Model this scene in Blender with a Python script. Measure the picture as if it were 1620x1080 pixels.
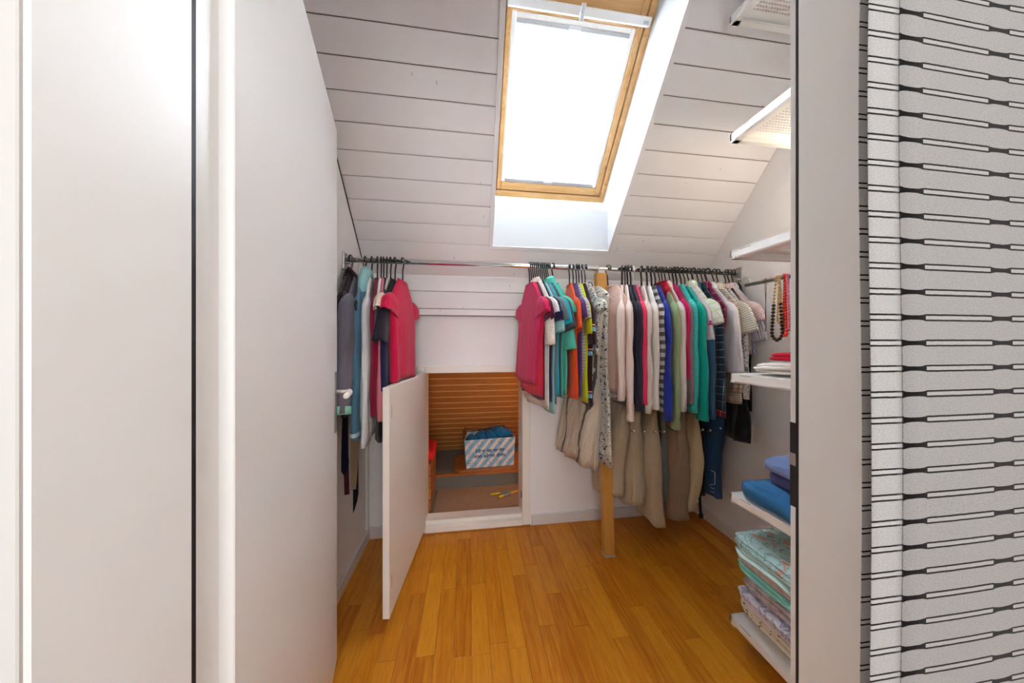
import bpy, bmesh, math, random
import numpy as np
from mathutils import Vector, Matrix, noise
R = math.radians
PI = math.pi
random.seed(7)
for o in list(bpy.data.objects): bpy.data.objects.remove(o)
scene = bpy.context.scene
COL = scene.collection

# ------------------------------------------------------------------ camera
F_PX, YAW, CAMH = 487.0, R(8.1), 1.21
cam_d = bpy.data.cameras.new('camera'); cam = bpy.data.objects.new('camera', cam_d); COL.objects.link(cam)
cam.location = (0, 0, CAMH); cam.rotation_euler = (R(90), 0, -YAW)
cam_d.sensor_width = 36; cam_d.lens = 36 * F_PX / 1620; cam_d.clip_start = 0.02
scene.camera = cam
# ------------------------------------------------------------------ world, lights, exposure
world = bpy.data.worlds.new('sky'); scene.world = world; world.use_nodes = True
wn = world.node_tree.nodes; wl = world.node_tree.links
bg = wn['Background']; bg.inputs['Color'].default_value = (0.84, 0.92, 1.0, 1); bg.inputs['Strength'].default_value = 32.0

def area(name, loc, rot, sx, sy, power, color):
    d = bpy.data.lights.new(name, 'AREA'); d.shape = 'RECTANGLE'; d.size = sx; d.size_y = sy
    d.energy = power; d.color = color
    o = bpy.data.objects.new(name, d); COL.objects.link(o); o.location = loc; o.rotation_euler = rot
    return o
area('hallway_overhead_fill', (0.25, -0.35, 2.34), (0, 0, 0), 1.0, 0.7, 5.5, (0.95, 0.98, 1.0))  # added overhead fill; no known lamp hangs there
area('hallway_rear_fill', (0.0, -1.74, 1.45), (R(90), 0, 0), 1.3, 1.2, 26, (0.93, 0.97, 1.0))  # added fill sent through the doorway, no known window behind it
def point(name, loc, power, color, r=0.04):
    d = bpy.data.lights.new(name, 'POINT'); d.energy = power; d.color = color; d.shadow_soft_size = r
    o = bpy.data.objects.new(name, d); COL.objects.link(o); o.location = loc; return o
point('storage_bulb_light', (.95, 2.30, .92), 3.0, (1.0, 0.82, 0.55), 0.03)
point('closet_bulb_light', (1.47, 0.98, 1.90), 2.6, (1.0, 0.82, 0.62), 0.03)
vs = scene.view_settings
vs.view_transform = 'Standard'; vs.look = 'None'; vs.gamma = 1; vs.exposure = 0.7; vs.use_curve_mapping = False
scene.cycles.max_bounces = 12; scene.cycles.diffuse_bounces = 8; scene.cycles.transparent_max_bounces = 12
scene.cycles.use_denoising = True
scene.cycles.sample_clamp_indirect = 0

# ------------------------------------------------------------------ projection helpers (photo measurements -> room metres)
CY_, SY_ = math.cos(YAW), math.sin(YAW)
def ray(u, v):
    a = (u - 810) / F_PX; b = -(v - 540) / F_PX
    return Vector((a * CY_ + SY_, -a * SY_ + CY_, b))
def at_y(u, v, y): r = ray(u, v); return Vector((0, 0, CAMH)) + r * (y / r.y)
def zdepth(x, y): return x * SY_ + y * CY_
def u_of(x, y): return 810 + F_PX * (x * CY_ - y * SY_) / zdepth(x, y)
def z_of(v, x, y): return CAMH - (v - 540) * zdepth(x, y) / F_PX

# ------------------------------------------------------------------ materials
def srgb(h):
    if isinstance(h, str):
        h = h.lstrip('#'); h = tuple(int(h[i:i + 2], 16) / 255 for i in (0, 2, 4))
    return tuple((c / 12.92 if c <= 0.04045 else ((c + 0.055) / 1.055) ** 2.4) for c in h) + (1,)
MATS = {}
class NT:
    def __init__(s, name, color, rough=0.6, metal=0.0, spec=0.5, sheen=0):
        m = bpy.data.materials.new(name); m.use_nodes = True; s.m = m
        s.n = m.node_tree.nodes; s.l = m.node_tree.links; s.b = s.n['Principled BSDF']
        s.b.inputs['Base Color'].default_value = srgb(color); s.b.inputs['Roughness'].default_value = rough
        s.b.inputs['Metallic'].default_value = metal; s.b.inputs['Specular IOR Level'].default_value = spec
        if sheen: s.b.inputs['Sheen Weight'].default_value = sheen
        m.diffuse_color = srgb(color); MATS[name] = m
    def node(s, t, **k):
        n = s.n.new(t)
        for a, v in k.items():
            if a in n.inputs.keys(): n.inputs[a].default_value = v
            else: setattr(n, a, v)
        return n
    def coord(s, kind='Object', scale=(1, 1, 1)):
        c = s.n.new('ShaderNodeTexCoord'); mp = s.n.new('ShaderNodeMapping'); mp.inputs['Scale'].default_value = scale
        s.l.new(c.outputs[kind], mp.inputs['Vector']); return mp.outputs['Vector']
    def geo(s, scale=(1, 1, 1)):
        c = s.n.new('ShaderNodeNewGeometry'); mp = s.n.new('ShaderNodeMapping'); mp.inputs['Scale'].default_value = scale
        s.l.new(c.outputs['Position'], mp.inputs['Vector']); return mp.outputs['Vector'], mp
    def noise(s, vec, scale, detail=3, dist=0):
        n = s.node('ShaderNodeTexNoise'); n.inputs['Scale'].default_value = scale; n.inputs['Detail'].default_value = detail
        n.inputs['Distortion'].default_value = dist
        if vec: s.l.new(vec, n.inputs['Vector'])
        return n.outputs['Fac']
    def ramp(s, fac, stops, interp='LINEAR'):
        r = s.node('ShaderNodeValToRGB'); r.color_ramp.interpolation = interp; e = r.color_ramp.elements
        while len(e) < len(stops): e.new(0.5)
        for i, (p, c) in enumerate(stops): e[i].position = p; e[i].color = srgb(c) if not (isinstance(c, tuple) and len(c) == 4) else c
        s.l.new(fac, r.inputs['Fac']); return r.outputs['Color']
    def math(s, op, a, b=None):
        n = s.node('ShaderNodeMath', operation=op)
        for i, x in enumerate((a, b)):
            if x is None: continue
            if isinstance(x, (int, float)): n.inputs[i].default_value = x
            else: s.l.new(x, n.inputs[i])
        return n.outputs[0]
    def mix(s, fac, a, b, bt='MIX'):
        n = s.node('ShaderNodeMix', data_type='RGBA', blend_type=bt)
        for i, x in ((0, fac), (6, a), (7, b)):
            if isinstance(x, (int, float)): n.inputs[i].default_value = x
            elif isinstance(x, (str, tuple)): n.inputs[i].default_value = srgb(x)
            else: s.l.new(x, n.inputs[i])
        return n.outputs[2]
    def color(s, c): s.l.new(c, s.b.inputs['Base Color'])
    def bump(s, fac, strength=0.2, dist=0.002):
        b = s.node('ShaderNodeBump'); b.inputs['Strength'].default_value = strength; b.inputs['Distance'].default_value = dist
        s.l.new(fac, b.inputs['Height']); s.l.new(b.outputs['Normal'], s.b.inputs['Normal'])

def plain(name, color, rough=0.6, metal=0, spec=0.5, bs=None, bst=0.1):
    t = NT(name, color, rough, metal, spec)
    if bs: t.bump(t.noise(t.geo()[0], bs, 4), bst, 0.002)
    return t.m
plain('white_paint', '#eae8e5', 0.45, bs=60, bst=0.03)
plain('white_gloss', '#f2f1ef', 0.28)
plain('white_metal', '#efefec', 0.4)
plain('grey_metal', '#b9bdc0', 0.35, 0.3)
plain('black_rubber', '#1b1a1c', 0.6)
plain('black_plastic', '#1d1d1f', 0.35)
plain('chrome', '#e3e6e8', 0.12, 1.0)
plain('steel', '#c9c8c4', 0.3, 1.0)
plain('white_plastic', '#f3f3f0', 0.35)
plain('clear_plastic', '#d8dde0', 0.2)
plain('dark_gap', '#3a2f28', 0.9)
t = NT('wall_plaster', '#eeeded', 0.85, spec=0.2); g, _ = t.geo(); t.bump(t.noise(g, 90, 5, 0.4), 0.55, 0.004)
t = NT('door_paint', '#e9e8e6', 0.32); g, _ = t.geo((1, 1, 0.35)); t.bump(t.noise(g, 160, 3), 0.05, 0.001)
t = NT('hallway_wall_paint', '#dddad6', 0.85)
# painted ceiling boards with small knots
t = NT('painted_board', '#cfc9c6', 0.6)
oi = t.node('ShaderNodeObjectInfo'); g, mp = t.geo((1, 1, 1))
off = t.node('ShaderNodeVectorMath', operation='SCALE'); off.inputs['Scale'].default_value = 30
cb = t.node('ShaderNodeCombineXYZ'); t.l.new(oi.outputs['Random'], cb.inputs[0]); t.l.new(oi.outputs['Random'], cb.inputs[1])
t.l.new(cb.outputs[0], off.inputs[0]); t.l.new(off.outputs[0], mp.inputs['Location'])
base = t.mix(t.noise(g, 3, 3), '#e2e0e1', '#e9e8e9')
v = t.node('ShaderNodeTexVoronoi'); v.inputs['Scale'].default_value = 1.0; gk, mpk = t.geo((16, 6.5, 6.5)); t.l.new(off.outputs[0], mpk.inputs['Location']); t.l.new(gk, v.inputs['Vector'])
knot = t.math('LESS_THAN', v.outputs['Distance'], 0.06)
t.color(t.mix(t.math('MULTIPLY', knot, 0.4), base, '#8d8682')); t.bump(t.noise(g, 40, 4), 0.05, 0.001)
plain('ceiling_gap', '#6a5c50', 0.9)
# floor strips
t = NT('oak_strip', '#c98530', 0.33, spec=0.35)
oi = t.node('ShaderNodeObjectInfo'); g, mp = t.geo((14, 1.1, 1))
cb = t.node('ShaderNodeCombineXYZ'); m3 = t.math('MULTIPLY', oi.outputs['Random'], 57.0)
for i in range(3): t.l.new(m3, cb.inputs[i])
t.l.new(cb.outputs[0], mp.inputs['Location'])
base = t.ramp(oi.outputs['Random'], [(0, '#b0600a'), (0.3, '#c27310'), (0.6, '#cb8018'), (0.8, '#d38b1e'), (1, '#ba6c0e')])
gr = t.noise(g, 4.5, 6, 0.6)
c2 = t.mix(t.ramp(gr, [(0.35, (0, 0, 0, 1)), (0.65, (0.55, 0.55, 0.55, 1))]), base, '#e09a30')
g2, mp2 = t.geo((70, 2.5, 1)); fine = t.noise(g2, 5, 3)
c3 = t.mix(t.ramp(fine, [(0.5, (0, 0, 0, 1)), (0.75, (0.5, 0.5, 0.5, 1))]), c2, '#8f4f10')
t.color(c3); t.bump(fine, 0.04, 0.001)
plain('floor_gap', '#4a2a10', 0.9)
# natural pine
def pine(name, c1, c2, c3, axis, rough=0.45, knots=.5):
    t = NT(name, c1, rough); sc = [18, 18, 18]; sc[axis] = 1.6
    g, mp = t.geo(tuple(sc)); oi = t.node('ShaderNodeObjectInfo'); cb = t.node('ShaderNodeCombineXYZ')
    mm = t.math('MULTIPLY', oi.outputs['Random'], 40.0)
    for i in range(3): t.l.new(mm, cb.inputs[i])
    t.l.new(cb.outputs[0], mp.inputs['Location'])
    n = t.noise(g, 1.8, 5, 1.5); col = t.ramp(n, [(0.3, c1), (0.55, c2), (0.75, c3)])
    g2, _ = t.geo(); vv = t.node('ShaderNodeTexVoronoi'); vv.inputs['Scale'].default_value = 9; t.l.new(g2, vv.inputs['Vector'])
    k = t.math('LESS_THAN', vv.outputs['Distance'], 0.07)
    t.color(t.mix(t.math('MULTIPLY', k, knots), col, '#6a3410')); t.bump(n, 0.05, 0.001); return t.m
pine('window_pine', '#dbb37c', '#d0a163', '#c39355', 1)
pine('window_pine_cross', '#dcb680', '#d2a468', '#c49658', 0)
pine('attic_board', '#cf8a44', '#c67f3a', '#b97232', 0)
pine('post_wood', '#c99549', '#c08a3c', '#b98137', 2, knots=.12)
plain('groove_highlight', '#f0c888', .5)  # pale backing: light caught by the board chamfers, put into the groove colour
pine('plank_wood', '#b9763a', '#a9672d', '#945525', 0)
t = NT('carpet', '#a1846c', 0.95, spec=0.1); g, _ = t.geo(); n = t.noise(g, 260, 3)
t.color(t.ramp(n, [(0.35, '#7a614c'), (0.65, '#bda085')])); t.bump(n, 0.6, 0.004)
plain('grey_board', '#77736a', 0.9, bs=50, bst=0.1)
plain('red_cloth', '#d3120d', 0.8)
# blind: pleated translucent cloth
t = NT('blind_cloth', '#ffffff', 0.9); tr = t.node('ShaderNodeBsdfTranslucent'); tr.inputs['Color'].default_value = (0.92, 0.93, 0.95, 1)
df = t.node('ShaderNodeBsdfDiffuse'); df.inputs['Color'].default_value = (0.9, 0.9, 0.9, 1)
mx = t.node('ShaderNodeMixShader'); mx.inputs[0].default_value = 0.65
t.l.new(df.outputs[0], mx.inputs[1]); t.l.new(tr.outputs[0], mx.inputs[2]); t.l.new(mx.outputs[0], t.n['Material Output'].inputs['Surface'])
t = NT('window_glass', '#ffffff', 0.02)
tp = t.node('ShaderNodeBsdfTransparent'); gl = t.node('ShaderNodeBsdfGlossy'); gl.inputs['Roughness'].default_value = 0.02
fr = t.node('ShaderNodeFresnel'); mx = t.node('ShaderNodeMixShader'); t.l.new(fr.outputs[0], mx.inputs[0])
t.l.new(tp.outputs[0], mx.inputs[1]); t.l.new(gl.outputs[0], mx.inputs[2]); t.l.new(mx.outputs[0], t.n['Material Output'].inputs['Surface'])
t = NT('lamp_glass', '#fff1dc', 0.4); t.b.inputs['Emission Color'].default_value = srgb('#ffdba8'); t.b.inputs['Emission Strength'].default_value = 3

def fabric(name, c1, pat=None, c2=None, c3=None, p=0.02, rough=0.85, rib=False, wr=.012):
    """cloth in UV metres: u runs across, v runs down"""
    if name in MATS: return MATS[name]
    t = NT(name, c1, rough, spec=0.15, sheen=0.15)
    uv = t.coord('UV'); sep = t.node('ShaderNodeSeparateXYZ'); t.l.new(uv, sep.inputs[0]); U, V = sep.outputs[0], sep.outputs[1]
    def bandm(x, per, duty, ph=0.0): return t.math('LESS_THAN', t.math('FRACT', t.math('ADD', t.math('DIVIDE', x, per), ph)), duty)
    fine = t.noise(uv, 900, 2); soft = t.noise(uv, 14, 3)
    dk = tuple(max(0, c * 0.86) for c in [int(c1.lstrip('#')[i:i + 2], 16) / 255 for i in (0, 2, 4)])
    col = t.mix(t.math('MULTIPLY', soft, 0.35), c1, dk)
    if pat == 'melange': col = t.mix(t.ramp(t.noise(uv, 700, 3), [(0.4, (0, 0, 0, 1)), (0.62, (1, 1, 1, 1))]), col, c2)
    elif pat == 'hstripe': col = t.mix(bandm(V, p, 0.5), col, c2)
    elif pat == 'thin_h':
        col = t.mix(bandm(t.math('ADD', V, t.math('MULTIPLY', soft, 0.01)), p, 0.3), col, c2)
    elif pat == 'vstripe':
        col = t.mix(bandm(U, p, 0.3), col, c2)
        if c3: col = t.mix(bandm(U, p, 0.12, 0.4), col, c3)
    elif pat == 'check':
        col = t.mix(t.math('MULTIPLY', bandm(U, p, 0.22), 0.75), col, c2); col = t.mix(t.math('MULTIPLY', bandm(V, p, 0.22), 0.75), col, c3 or c2)
    elif pat == 'plaid':
        col = t.mix(t.math('MULTIPLY', bandm(U, p, 0.45), 0.6), col, c2); col = t.mix(t.math('MULTIPLY', bandm(V, p, 0.45), 0.6), col, c2)
        col = t.mix(t.math('MULTIPLY', bandm(U, p, 0.06, 0.2), 0.8), col, c3); col = t.mix(t.math('MULTIPLY', bandm(V, p, 0.06, 0.2), 0.8), col, c3)
    elif pat == 'print':
        n1 = t.noise(uv, 1 / p, 2, 1.8)
        col = t.mix(t.ramp(n1, [(0.53, (0, 0, 0, 1)), (0.55, (1, 1, 1, 1))]), col, c2)
        if c3: col = t.mix(t.ramp(t.noise(uv, 0.8 / p, 2, 2.5), [(0.60, (0, 0, 0, 1)), (0.62, (1, 1, 1, 1))]), col, c3)
    elif pat == 'leaf':
        n1 = t.noise(uv, 1 / p, 1, 3.0)
        col = t.mix(t.ramp(n1, [(0.44, (0, 0, 0, 1)), (0.45, (1, 1, 1, 1)), (0.5, (1, 1, 1, 1)), (0.51, (0, 0, 0, 1))]), col, c2)
        if c3: col = t.mix(t.ramp(t.noise(uv, 0.9 / p, 1, 1.0), [(0.62, (0, 0, 0, 1)), (0.64, (1, 1, 1, 1))]), col, c3)
    elif pat == 'script':
        n1 = t.noise(uv, 1 / p, 2, 3.5)
        col = t.mix(t.ramp(n1, [(0.485, (0, 0, 0, 1)), (0.49, (1, 1, 1, 1)), (0.505, (1, 1, 1, 1)), (0.51, (0, 0, 0, 1))]), col, c2)
    elif pat == 'dots':
        vv = t.node('ShaderNodeTexVoronoi'); vv.inputs['Scale'].default_value = 1 / p; t.l.new(uv, vv.inputs['Vector'])
        col = t.mix(t.math('LESS_THAN', vv.outputs['Distance'], 0.2), col, c2)
    elif pat == 'brush':      # long uneven vertical brush stripes
        w = t.math('ADD', U, t.math('MULTIPLY', t.noise(uv, 6, 4, 1.0), 0.09))
        col = t.mix(bandm(w, p, 0.13), col, c2)
    elif pat == 'bandfoot':   # contrast bands near the hem
        col = t.mix(bandm(V, p, 0.10, 0.30), col, c2); col = t.mix(bandm(V, p, 0.025, 0.36), col, c3)
    t.color(col)
    if rib:
        w = t.node('ShaderNodeTexWave', wave_type='BANDS', bands_direction='X'); w.inputs['Scale'].default_value = 60; t.l.new(uv, w.inputs['Vector'])
        t.bump(w.outputs['Fac'], 0.25, 0.002)
    else: t.bump(t.math('ADD', fine, t.math('MULTIPLY', t.noise(uv, 40, 3), 0.6)), 0.22, 0.002)
    # soft hanging creases, longer down the cloth than across it
    cr_ = t.noise(t.coord('UV', (1, .28, 1)), 26, 4, 0.8); b2 = t.node('ShaderNodeBump'); b2.inputs['Strength'].default_value = 0.55; b2.inputs['Distance'].default_value = wr
    t.l.new(cr_, b2.inputs['Height']); prev = t.b.inputs['Normal'].links[0].from_node; t.l.new(b2.outputs['Normal'], prev.inputs['Normal'])
    return t.m

# ------------------------------------------------------------------ mesh helpers
class MB:
    def __init__(s): s.v = []; s.f = []; s.uv = []; s.sm = True
    def add(s, vs, fs, uvs=None):
        k = len(s.v); s.v += [tuple(p) for p in vs]; s.f += [tuple(i + k for i in f) for f in fs]
        s.uv += [uvs[i] if uvs else (0, 0) for i in range(len(vs))]; return s
    def box(s, x0, x1, y0, y1, z0, z1, c=0.0, M=None):
        X = (x0, x1); Y = (y0, y1); Z = (z0, z1)
        if c <= 0:
            vs = [(X[i], Y[j], Z[k]) for i in (0, 1) for j in (0, 1) for k in (0, 1)]
            fs = [(0, 1, 3, 2), (4, 6, 7, 5), (0, 4, 5, 1), (2, 3, 7, 6), (0, 2, 6, 4), (1, 5, 7, 3)]
        else:
            vs = []; idx = {}
            for i in (0, 1):
                for j in (0, 1):
                    for k in (0, 1):
                        for ax in range(3):
                            p = [X[i], Y[j], Z[k]]
                            for a, q in ((0, i), (1, j), (2, k)):
                                if a != ax: p[a] += c if q == 0 else -c
                            idx[(i, j, k, ax)] = len(vs); vs.append(tuple(p))
            fs = []
            for ax in range(3):
                o = [a for a in range(3) if a != ax]
                for q in (0, 1):
                    l = []
                    for (m, n) in ((0, 0), (1, 0), (1, 1), (0, 1)):
                        key = [0, 0, 0]; key[ax] = q; key[o[0]] = m; key[o[1]] = n; l.append(idx[(*key, ax)])
                    fs.append(tuple(l))
                for m in (0, 1):
                    for n in (0, 1):   # edge along ax
                        k0 = [0, 0, 0]; k0[o[0]] = m; k0[o[1]] = n; k1 = list(k0); k1[ax] = 1
                        fs.append((idx[(*k0, o[0])], idx[(*k0, o[1])], idx[(*k1, o[1])], idx[(*k1, o[0])]))
            for i in (0, 1):
                for j in (0, 1):
                    for k in (0, 1): fs.append(tuple(idx[(i, j, k, a)] for a in range(3)))
        if M is not None: vs = [tuple(M @ Vector(p)) for p in vs]
        return s.add(vs, fs)
    def prism(s, pts, a, b, axis=0):
        """polygon in the two other axes extruded from a to b along axis"""
        n = len(pts); vs = []
        for q in (a, b):
            for p in pts:
                t_ = [p[0], p[1]]; t_.insert(axis, q); vs.append(tuple(t_))
        fs = [tuple(range(n)), tuple(range(2 * n - 1, n - 1, -1))] + [(i, (i + 1) % n, n + (i + 1) % n, n + i) for i in range(n)]
        return s.add(vs, fs)
    def tube(s, path, r, n=8, caps=True, flat=1.0):
        path = [Vector(p) for p in path]; rs = r if isinstance(r, (list, tuple)) else [r] * len(path)
        vs = []; ref = None
        for i, p in enumerate(path):
            d = (path[min(i + 1, len(path) - 1)] - path[max(i - 1, 0)]).normalized()
            if ref is None:
                ref = Vector((0, 0, 1)) if abs(d.z) < 0.9 else Vector((1, 0, 0))
            a = (ref - d * ref.dot(d))
            a = a.normalized() if a.length > 1e-6 else d.orthogonal().normalized()
            ref = a; b = d.cross(a)
            for j in range(n):
                t_ = 2 * PI * j / n; vs.append(tuple(p + a * (math.cos(t_) * rs[i]) + b * (math.sin(t_) * rs[i] * flat)))
        fs = []
        for i in range(len(path) - 1):
            for j in range(n):
                fs.append((i * n + j, i * n + (j + 1) % n, (i + 1) * n + (j + 1) % n, (i + 1) * n + j))
        if caps: fs += [tuple(range(n - 1, -1, -1)), tuple(range((len(path) - 1) * n, len(path) * n))]
        return s.add(vs, fs)
    def sphere(s, c, r, n=8, m=5, sc=(1, 1, 1)):
        vs = []; 
        for i in range(m + 1):
            th = PI * i / m
            for j in range(n):
                ph = 2 * PI * j / n
                vs.append((c[0] + r * sc[0] * math.sin(th) * math.cos(ph), c[1] + r * sc[1] * math.sin(th) * math.sin(ph), c[2] + r * sc[2] * math.cos(th)))
        fs = [(i * n + j, i * n + (j + 1) % n, (i + 1) * n + (j + 1) % n, (i + 1) * n + j) for i in range(m) for j in range(n)]
        return s.add(vs, fs)
    def rings(s, rows, uvs=None, close=True, capA=False, capB=False):
        n = len(rows[0]); vs = [p for r in rows for p in r]; fs = []
        for i in range(len(rows) - 1):
            for j in range(n if close else n - 1):
                fs.append((i * n + j, i * n + (j + 1) % n, (i + 1) * n + (j + 1) % n, (i + 1) * n + j))
        if capA: fs.append(tuple(range(n - 1, -1, -1)))
        if capB: fs.append(tuple(range((len(rows) - 1) * n, len(rows) * n)))
        return s.add(vs, fs, [q for r in uvs for q in r] if uvs else None)
    def build(s, name, mat=None, parent=None, smooth=False, loc=None):
        me = bpy.data.meshes.new(name); me.from_pydata(s.v, [], s.f)
        if any(q != (0, 0) for q in s.uv):
            L = me.uv_layers.new(name='uv'); idx = np.zeros(len(me.loops), dtype=np.int32); me.loops.foreach_get('vertex_index', idx)
            a = np.array(s.uv, dtype=np.float32)[idx]; L.data.foreach_set('uv', a.ravel())
        bm = bmesh.new(); bm.from_mesh(me); bmesh.ops.recalc_face_normals(bm, faces=bm.faces); bm.to_mesh(me); bm.free()
        if smooth: me.polygons.foreach_set('use_smooth', [True] * len(me.polygons))
        if mat: me.materials.append(MATS[mat] if isinstance(mat, str) else mat)
        o = bpy.data.objects.new(name, me); COL.objects.link(o)
        if parent: o.parent = parent
        if loc is not None: o.location = loc
        return o
def tag(o, label=None, cat=None, group=None, kind=None):
    if label: o['label'] = label
    if cat: o['category'] = cat
    if group: o['group'] = group
    if kind: o['kind'] = kind
    return o
def struct(name, mb, mat, label=None, parent=None):
    o = mb.build(name, mat, parent)
    if parent is None: o['kind'] = 'structure'
    if label: o['label'] = label; 
    if label and parent is None: o['category'] = name.split('_')[0]
    return o
def empty(name, loc, label=None, cat=None, group=None, rz=0):
    o = bpy.data.objects.new(name, None); COL.objects.link(o); o.location = loc; o.rotation_euler = (0, 0, rz)
    o.empty_display_size = 0.1
    return tag(o, label, cat, group)
def smooth_path(pts, k=6):
    out = []; P = [Vector(p) for p in pts]
    for i in range(len(P) - 1):
        p0 = P[max(i - 1, 0)]; p1 = P[i]; p2 = P[i + 1]; p3 = P[min(i + 2, len(P) - 1)]
        for j in range(k):
            t_ = j / k
            out.append(0.5 * ((2 * p1) + (-p0 + p2) * t_ + (2 * p0 - 5 * p1 + 4 * p2 - p3) * t_ ** 2 + (-p0 + 3 * p1 - 3 * p2 + p3) * t_ ** 3))
    out.append(P[-1]); return out

# ------------------------------------------------------------------ ceiling frame: X, s up the slope, d outward
SV = Vector((0, -0.6704, 0.7420)); NV = Vector((0, 0.7420, 0.6704)); O0 = Vector((0, 1.95, 1.6174))
CM = Matrix(((1, SV.x, NV.x, O0.x), (0, SV.y, NV.y, O0.y), (0, SV.z, NV.z, O0.z), (0, 0, 0, 1)))
XL, XR, YB, YF, YH = -0.61, 1.605, 2.0, 0.455, 0.265
HX0, HX1, HZ0, HZ1 = -0.267, 0.352, 0.07, 1.01      # hatch opening
OX0, OX1, OS0, OS1 = 0.142, 0.857, 0.212, 1.46      # skylight opening
STOP = 1.66                                          # end of the slope

# ------------------------------------------------------------------ room shell
m = MB()
m.box(-0.75, 1.75, -0.05 + YH + 0.0, YB + .3, -0.12, -0.012)
m.box(-1.25, 1.6, -1.8, YH - 0.05, -0.12, -0.012)
floor = struct('floor', m, 'floor_gap', 'golden oak strip parquet floor of the closet and hallway')
random.seed(11); pw = 0.0715; x = XL - 0.02; i = 0
while x < XR + 0.02:
    y = -0.4 - random.random() * 0.5
    if x > 1.2 or x < -0.45: y = 0.46 - random.random() * 0.3
    while y < YB - 0.02:
        L = random.uniform(0.32, 0.72); y1 = min(y + L, YB - 0.012)
        if y1 - y > 0.004:
            MB().box(x + 0.0003, x + pw - 0.0003, y + 0.0004, y1 - 0.0004, -0.012, 0.0, 0.0006).build('plank', 'oak_strip', floor)
        y += L
    x += pw; i += 1
# back wall with the hatch opening
m = MB(); yb = YB + 0.12
m.box(XL - 0.1, HX0 - 0.03, YB, yb, -0.05, 1.60); m.box(HX1 + 0.03, XR + 0.1, YB, yb, -0.05, 1.60)
m.box(HX0 - 0.03, HX1 + 0.03, YB, yb, HZ1 + 0.03, 1.60); m.box(HX0 - 0.03, HX1 + 0.03, YB, yb, -0.05, 0.02)
wall_back = struct('wall_back', m, 'wall_plaster', 'white stippled knee wall at the back of the closet')
# painted board band above the plaster
zs = [1.372, 1.413, 1.521, 1.625]
for a, b in zip(zs[:-1], zs[1:]):
    MB().box(XL + 0.002, XR - 0.002, 1.955, 1.985, a + 0.0015, b - 0.0015, 0.002).build('plank', 'painted_board', wall_back)
MB().box(XL, XR, 1.972, 1.999, 1.372, 1.63).build('batten', 'ceiling_gap', wall_back)
struct('wall_left', MB().prism([(YF - 0.2, -0.05), (YB + 0.1, -0.05), (YB + 0.1, 1.58), (0.85, 2.90), (YF - 0.2, 2.90)], XL - 0.1, XL), 'wall_plaster', 'white stippled left side wall of the closet')
struct('wall_right', MB().prism([(YF - 0.2, -0.05), (YB + 0.1, -0.05), (YB + 0.1, 1.58), (0.85, 2.90), (YF - 0.2, 2.90)], XR, XR + 0.1), 'wall_plaster', 'white stippled right side wall behind the shelves')
m = MB()
m.box(-1.25, -0.365, YH, YF, -0.01, 2.9); m.box(0.60, 1.75, YH, YF, -0.01, 2.9); m.box(-0.365, 0.60, YH, YF, 2.08, 2.9)
struct('wall_front', m, 'hallway_wall_paint', 'pale wall around the closet doorway')
# ceiling backing + painted boards
m = MB(); d0, d1 = 0.014, 0.05
m.box(XL - .1, OX0 - .012, 0, STOP, d0, d1, M=CM); m.box(OX1 + .012, XR + .1, 0, STOP, d0, d1, M=CM)
m.box(OX0 - .012, OX1 + .012, 0, OS0 - .01, d0, d1, M=CM); m.box(OX0 - .012, OX1 + .012, OS1 + .01, STOP, d0, d1, M=CM)
m.box(XL - .1, XR + .1, YF - 0.19, 0.86, 2.845, 2.90)
ceiling = struct('ceiling', m, 'ceiling_gap', 'sloping ceiling of white painted boards with small knots')
seams = [0.0, 0.1035] + [0.211 + 0.1087 * k for k in range(0, 14)]
for a, b in zip(seams[:-1], seams[1:]):
    segs = [(XL + .001, XR - .001)] if b < 0.22 or a > OS1 - 0.02 else [(XL + .001, OX0 - .004), (OX1 + .004, XR - .001)]
    if b > STOP: break
    for (p, q) in segs:
        MB().box(p, q, a + .0014, b - .0014, 0, 0.014, 0.0018, M=CM).build('plank', 'painted_board', ceiling)
# skylight reveal
trim = MB()
trim.box(0.120, OX0, 0.190, OS1 + 0.02, -0.008, 0.0, 0.001, M=CM); trim.box(OX1, 0.881, 0.190, OS1 + 0.02, -0.008, 0.0, 0.001, M=CM)
trim.box(OX0, OX1, 0.190, OS0, -0.008, 0.0, 0.001, M=CM); trim.box(OX0, OX1, OS1, OS1 + .02, -0.008, 0.0, 0.001, M=CM)
window = struct('window_1', trim, 'painted_board', 'pine roof window with a closed white pleated blind in a white reveal')
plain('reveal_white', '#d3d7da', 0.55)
def cpoly(name, pts, xa, xb, mat, parent):      # polygon in (s,d) extruded in X
    mb = MB().prism(pts, xa, xb, 0); mb.v = [tuple(CM @ Vector(p)) for p in mb.v]; return mb.build(name, mat, parent)
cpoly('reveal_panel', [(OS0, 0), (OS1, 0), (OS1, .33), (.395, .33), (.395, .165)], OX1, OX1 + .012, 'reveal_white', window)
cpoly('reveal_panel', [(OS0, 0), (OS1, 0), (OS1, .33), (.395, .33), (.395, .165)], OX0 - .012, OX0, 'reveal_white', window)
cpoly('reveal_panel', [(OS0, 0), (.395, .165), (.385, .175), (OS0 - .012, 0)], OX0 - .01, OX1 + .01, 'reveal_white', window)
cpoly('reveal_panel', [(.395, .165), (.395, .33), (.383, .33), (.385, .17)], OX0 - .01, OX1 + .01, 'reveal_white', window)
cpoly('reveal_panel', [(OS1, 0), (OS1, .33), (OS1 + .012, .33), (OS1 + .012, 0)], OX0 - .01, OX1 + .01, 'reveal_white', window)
D = 0.275
def cb(name, x0, x1, s0, s1, a, b, mat, parent=None, c=0.003): return MB().box(x0, x1, s0, s1, a, b, c, M=CM).build(name, mat, parent or window)
fr = cb('window_frame', .134, .166, .405, 1.46, D - .005, D + .06, 'window_pine')
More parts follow.
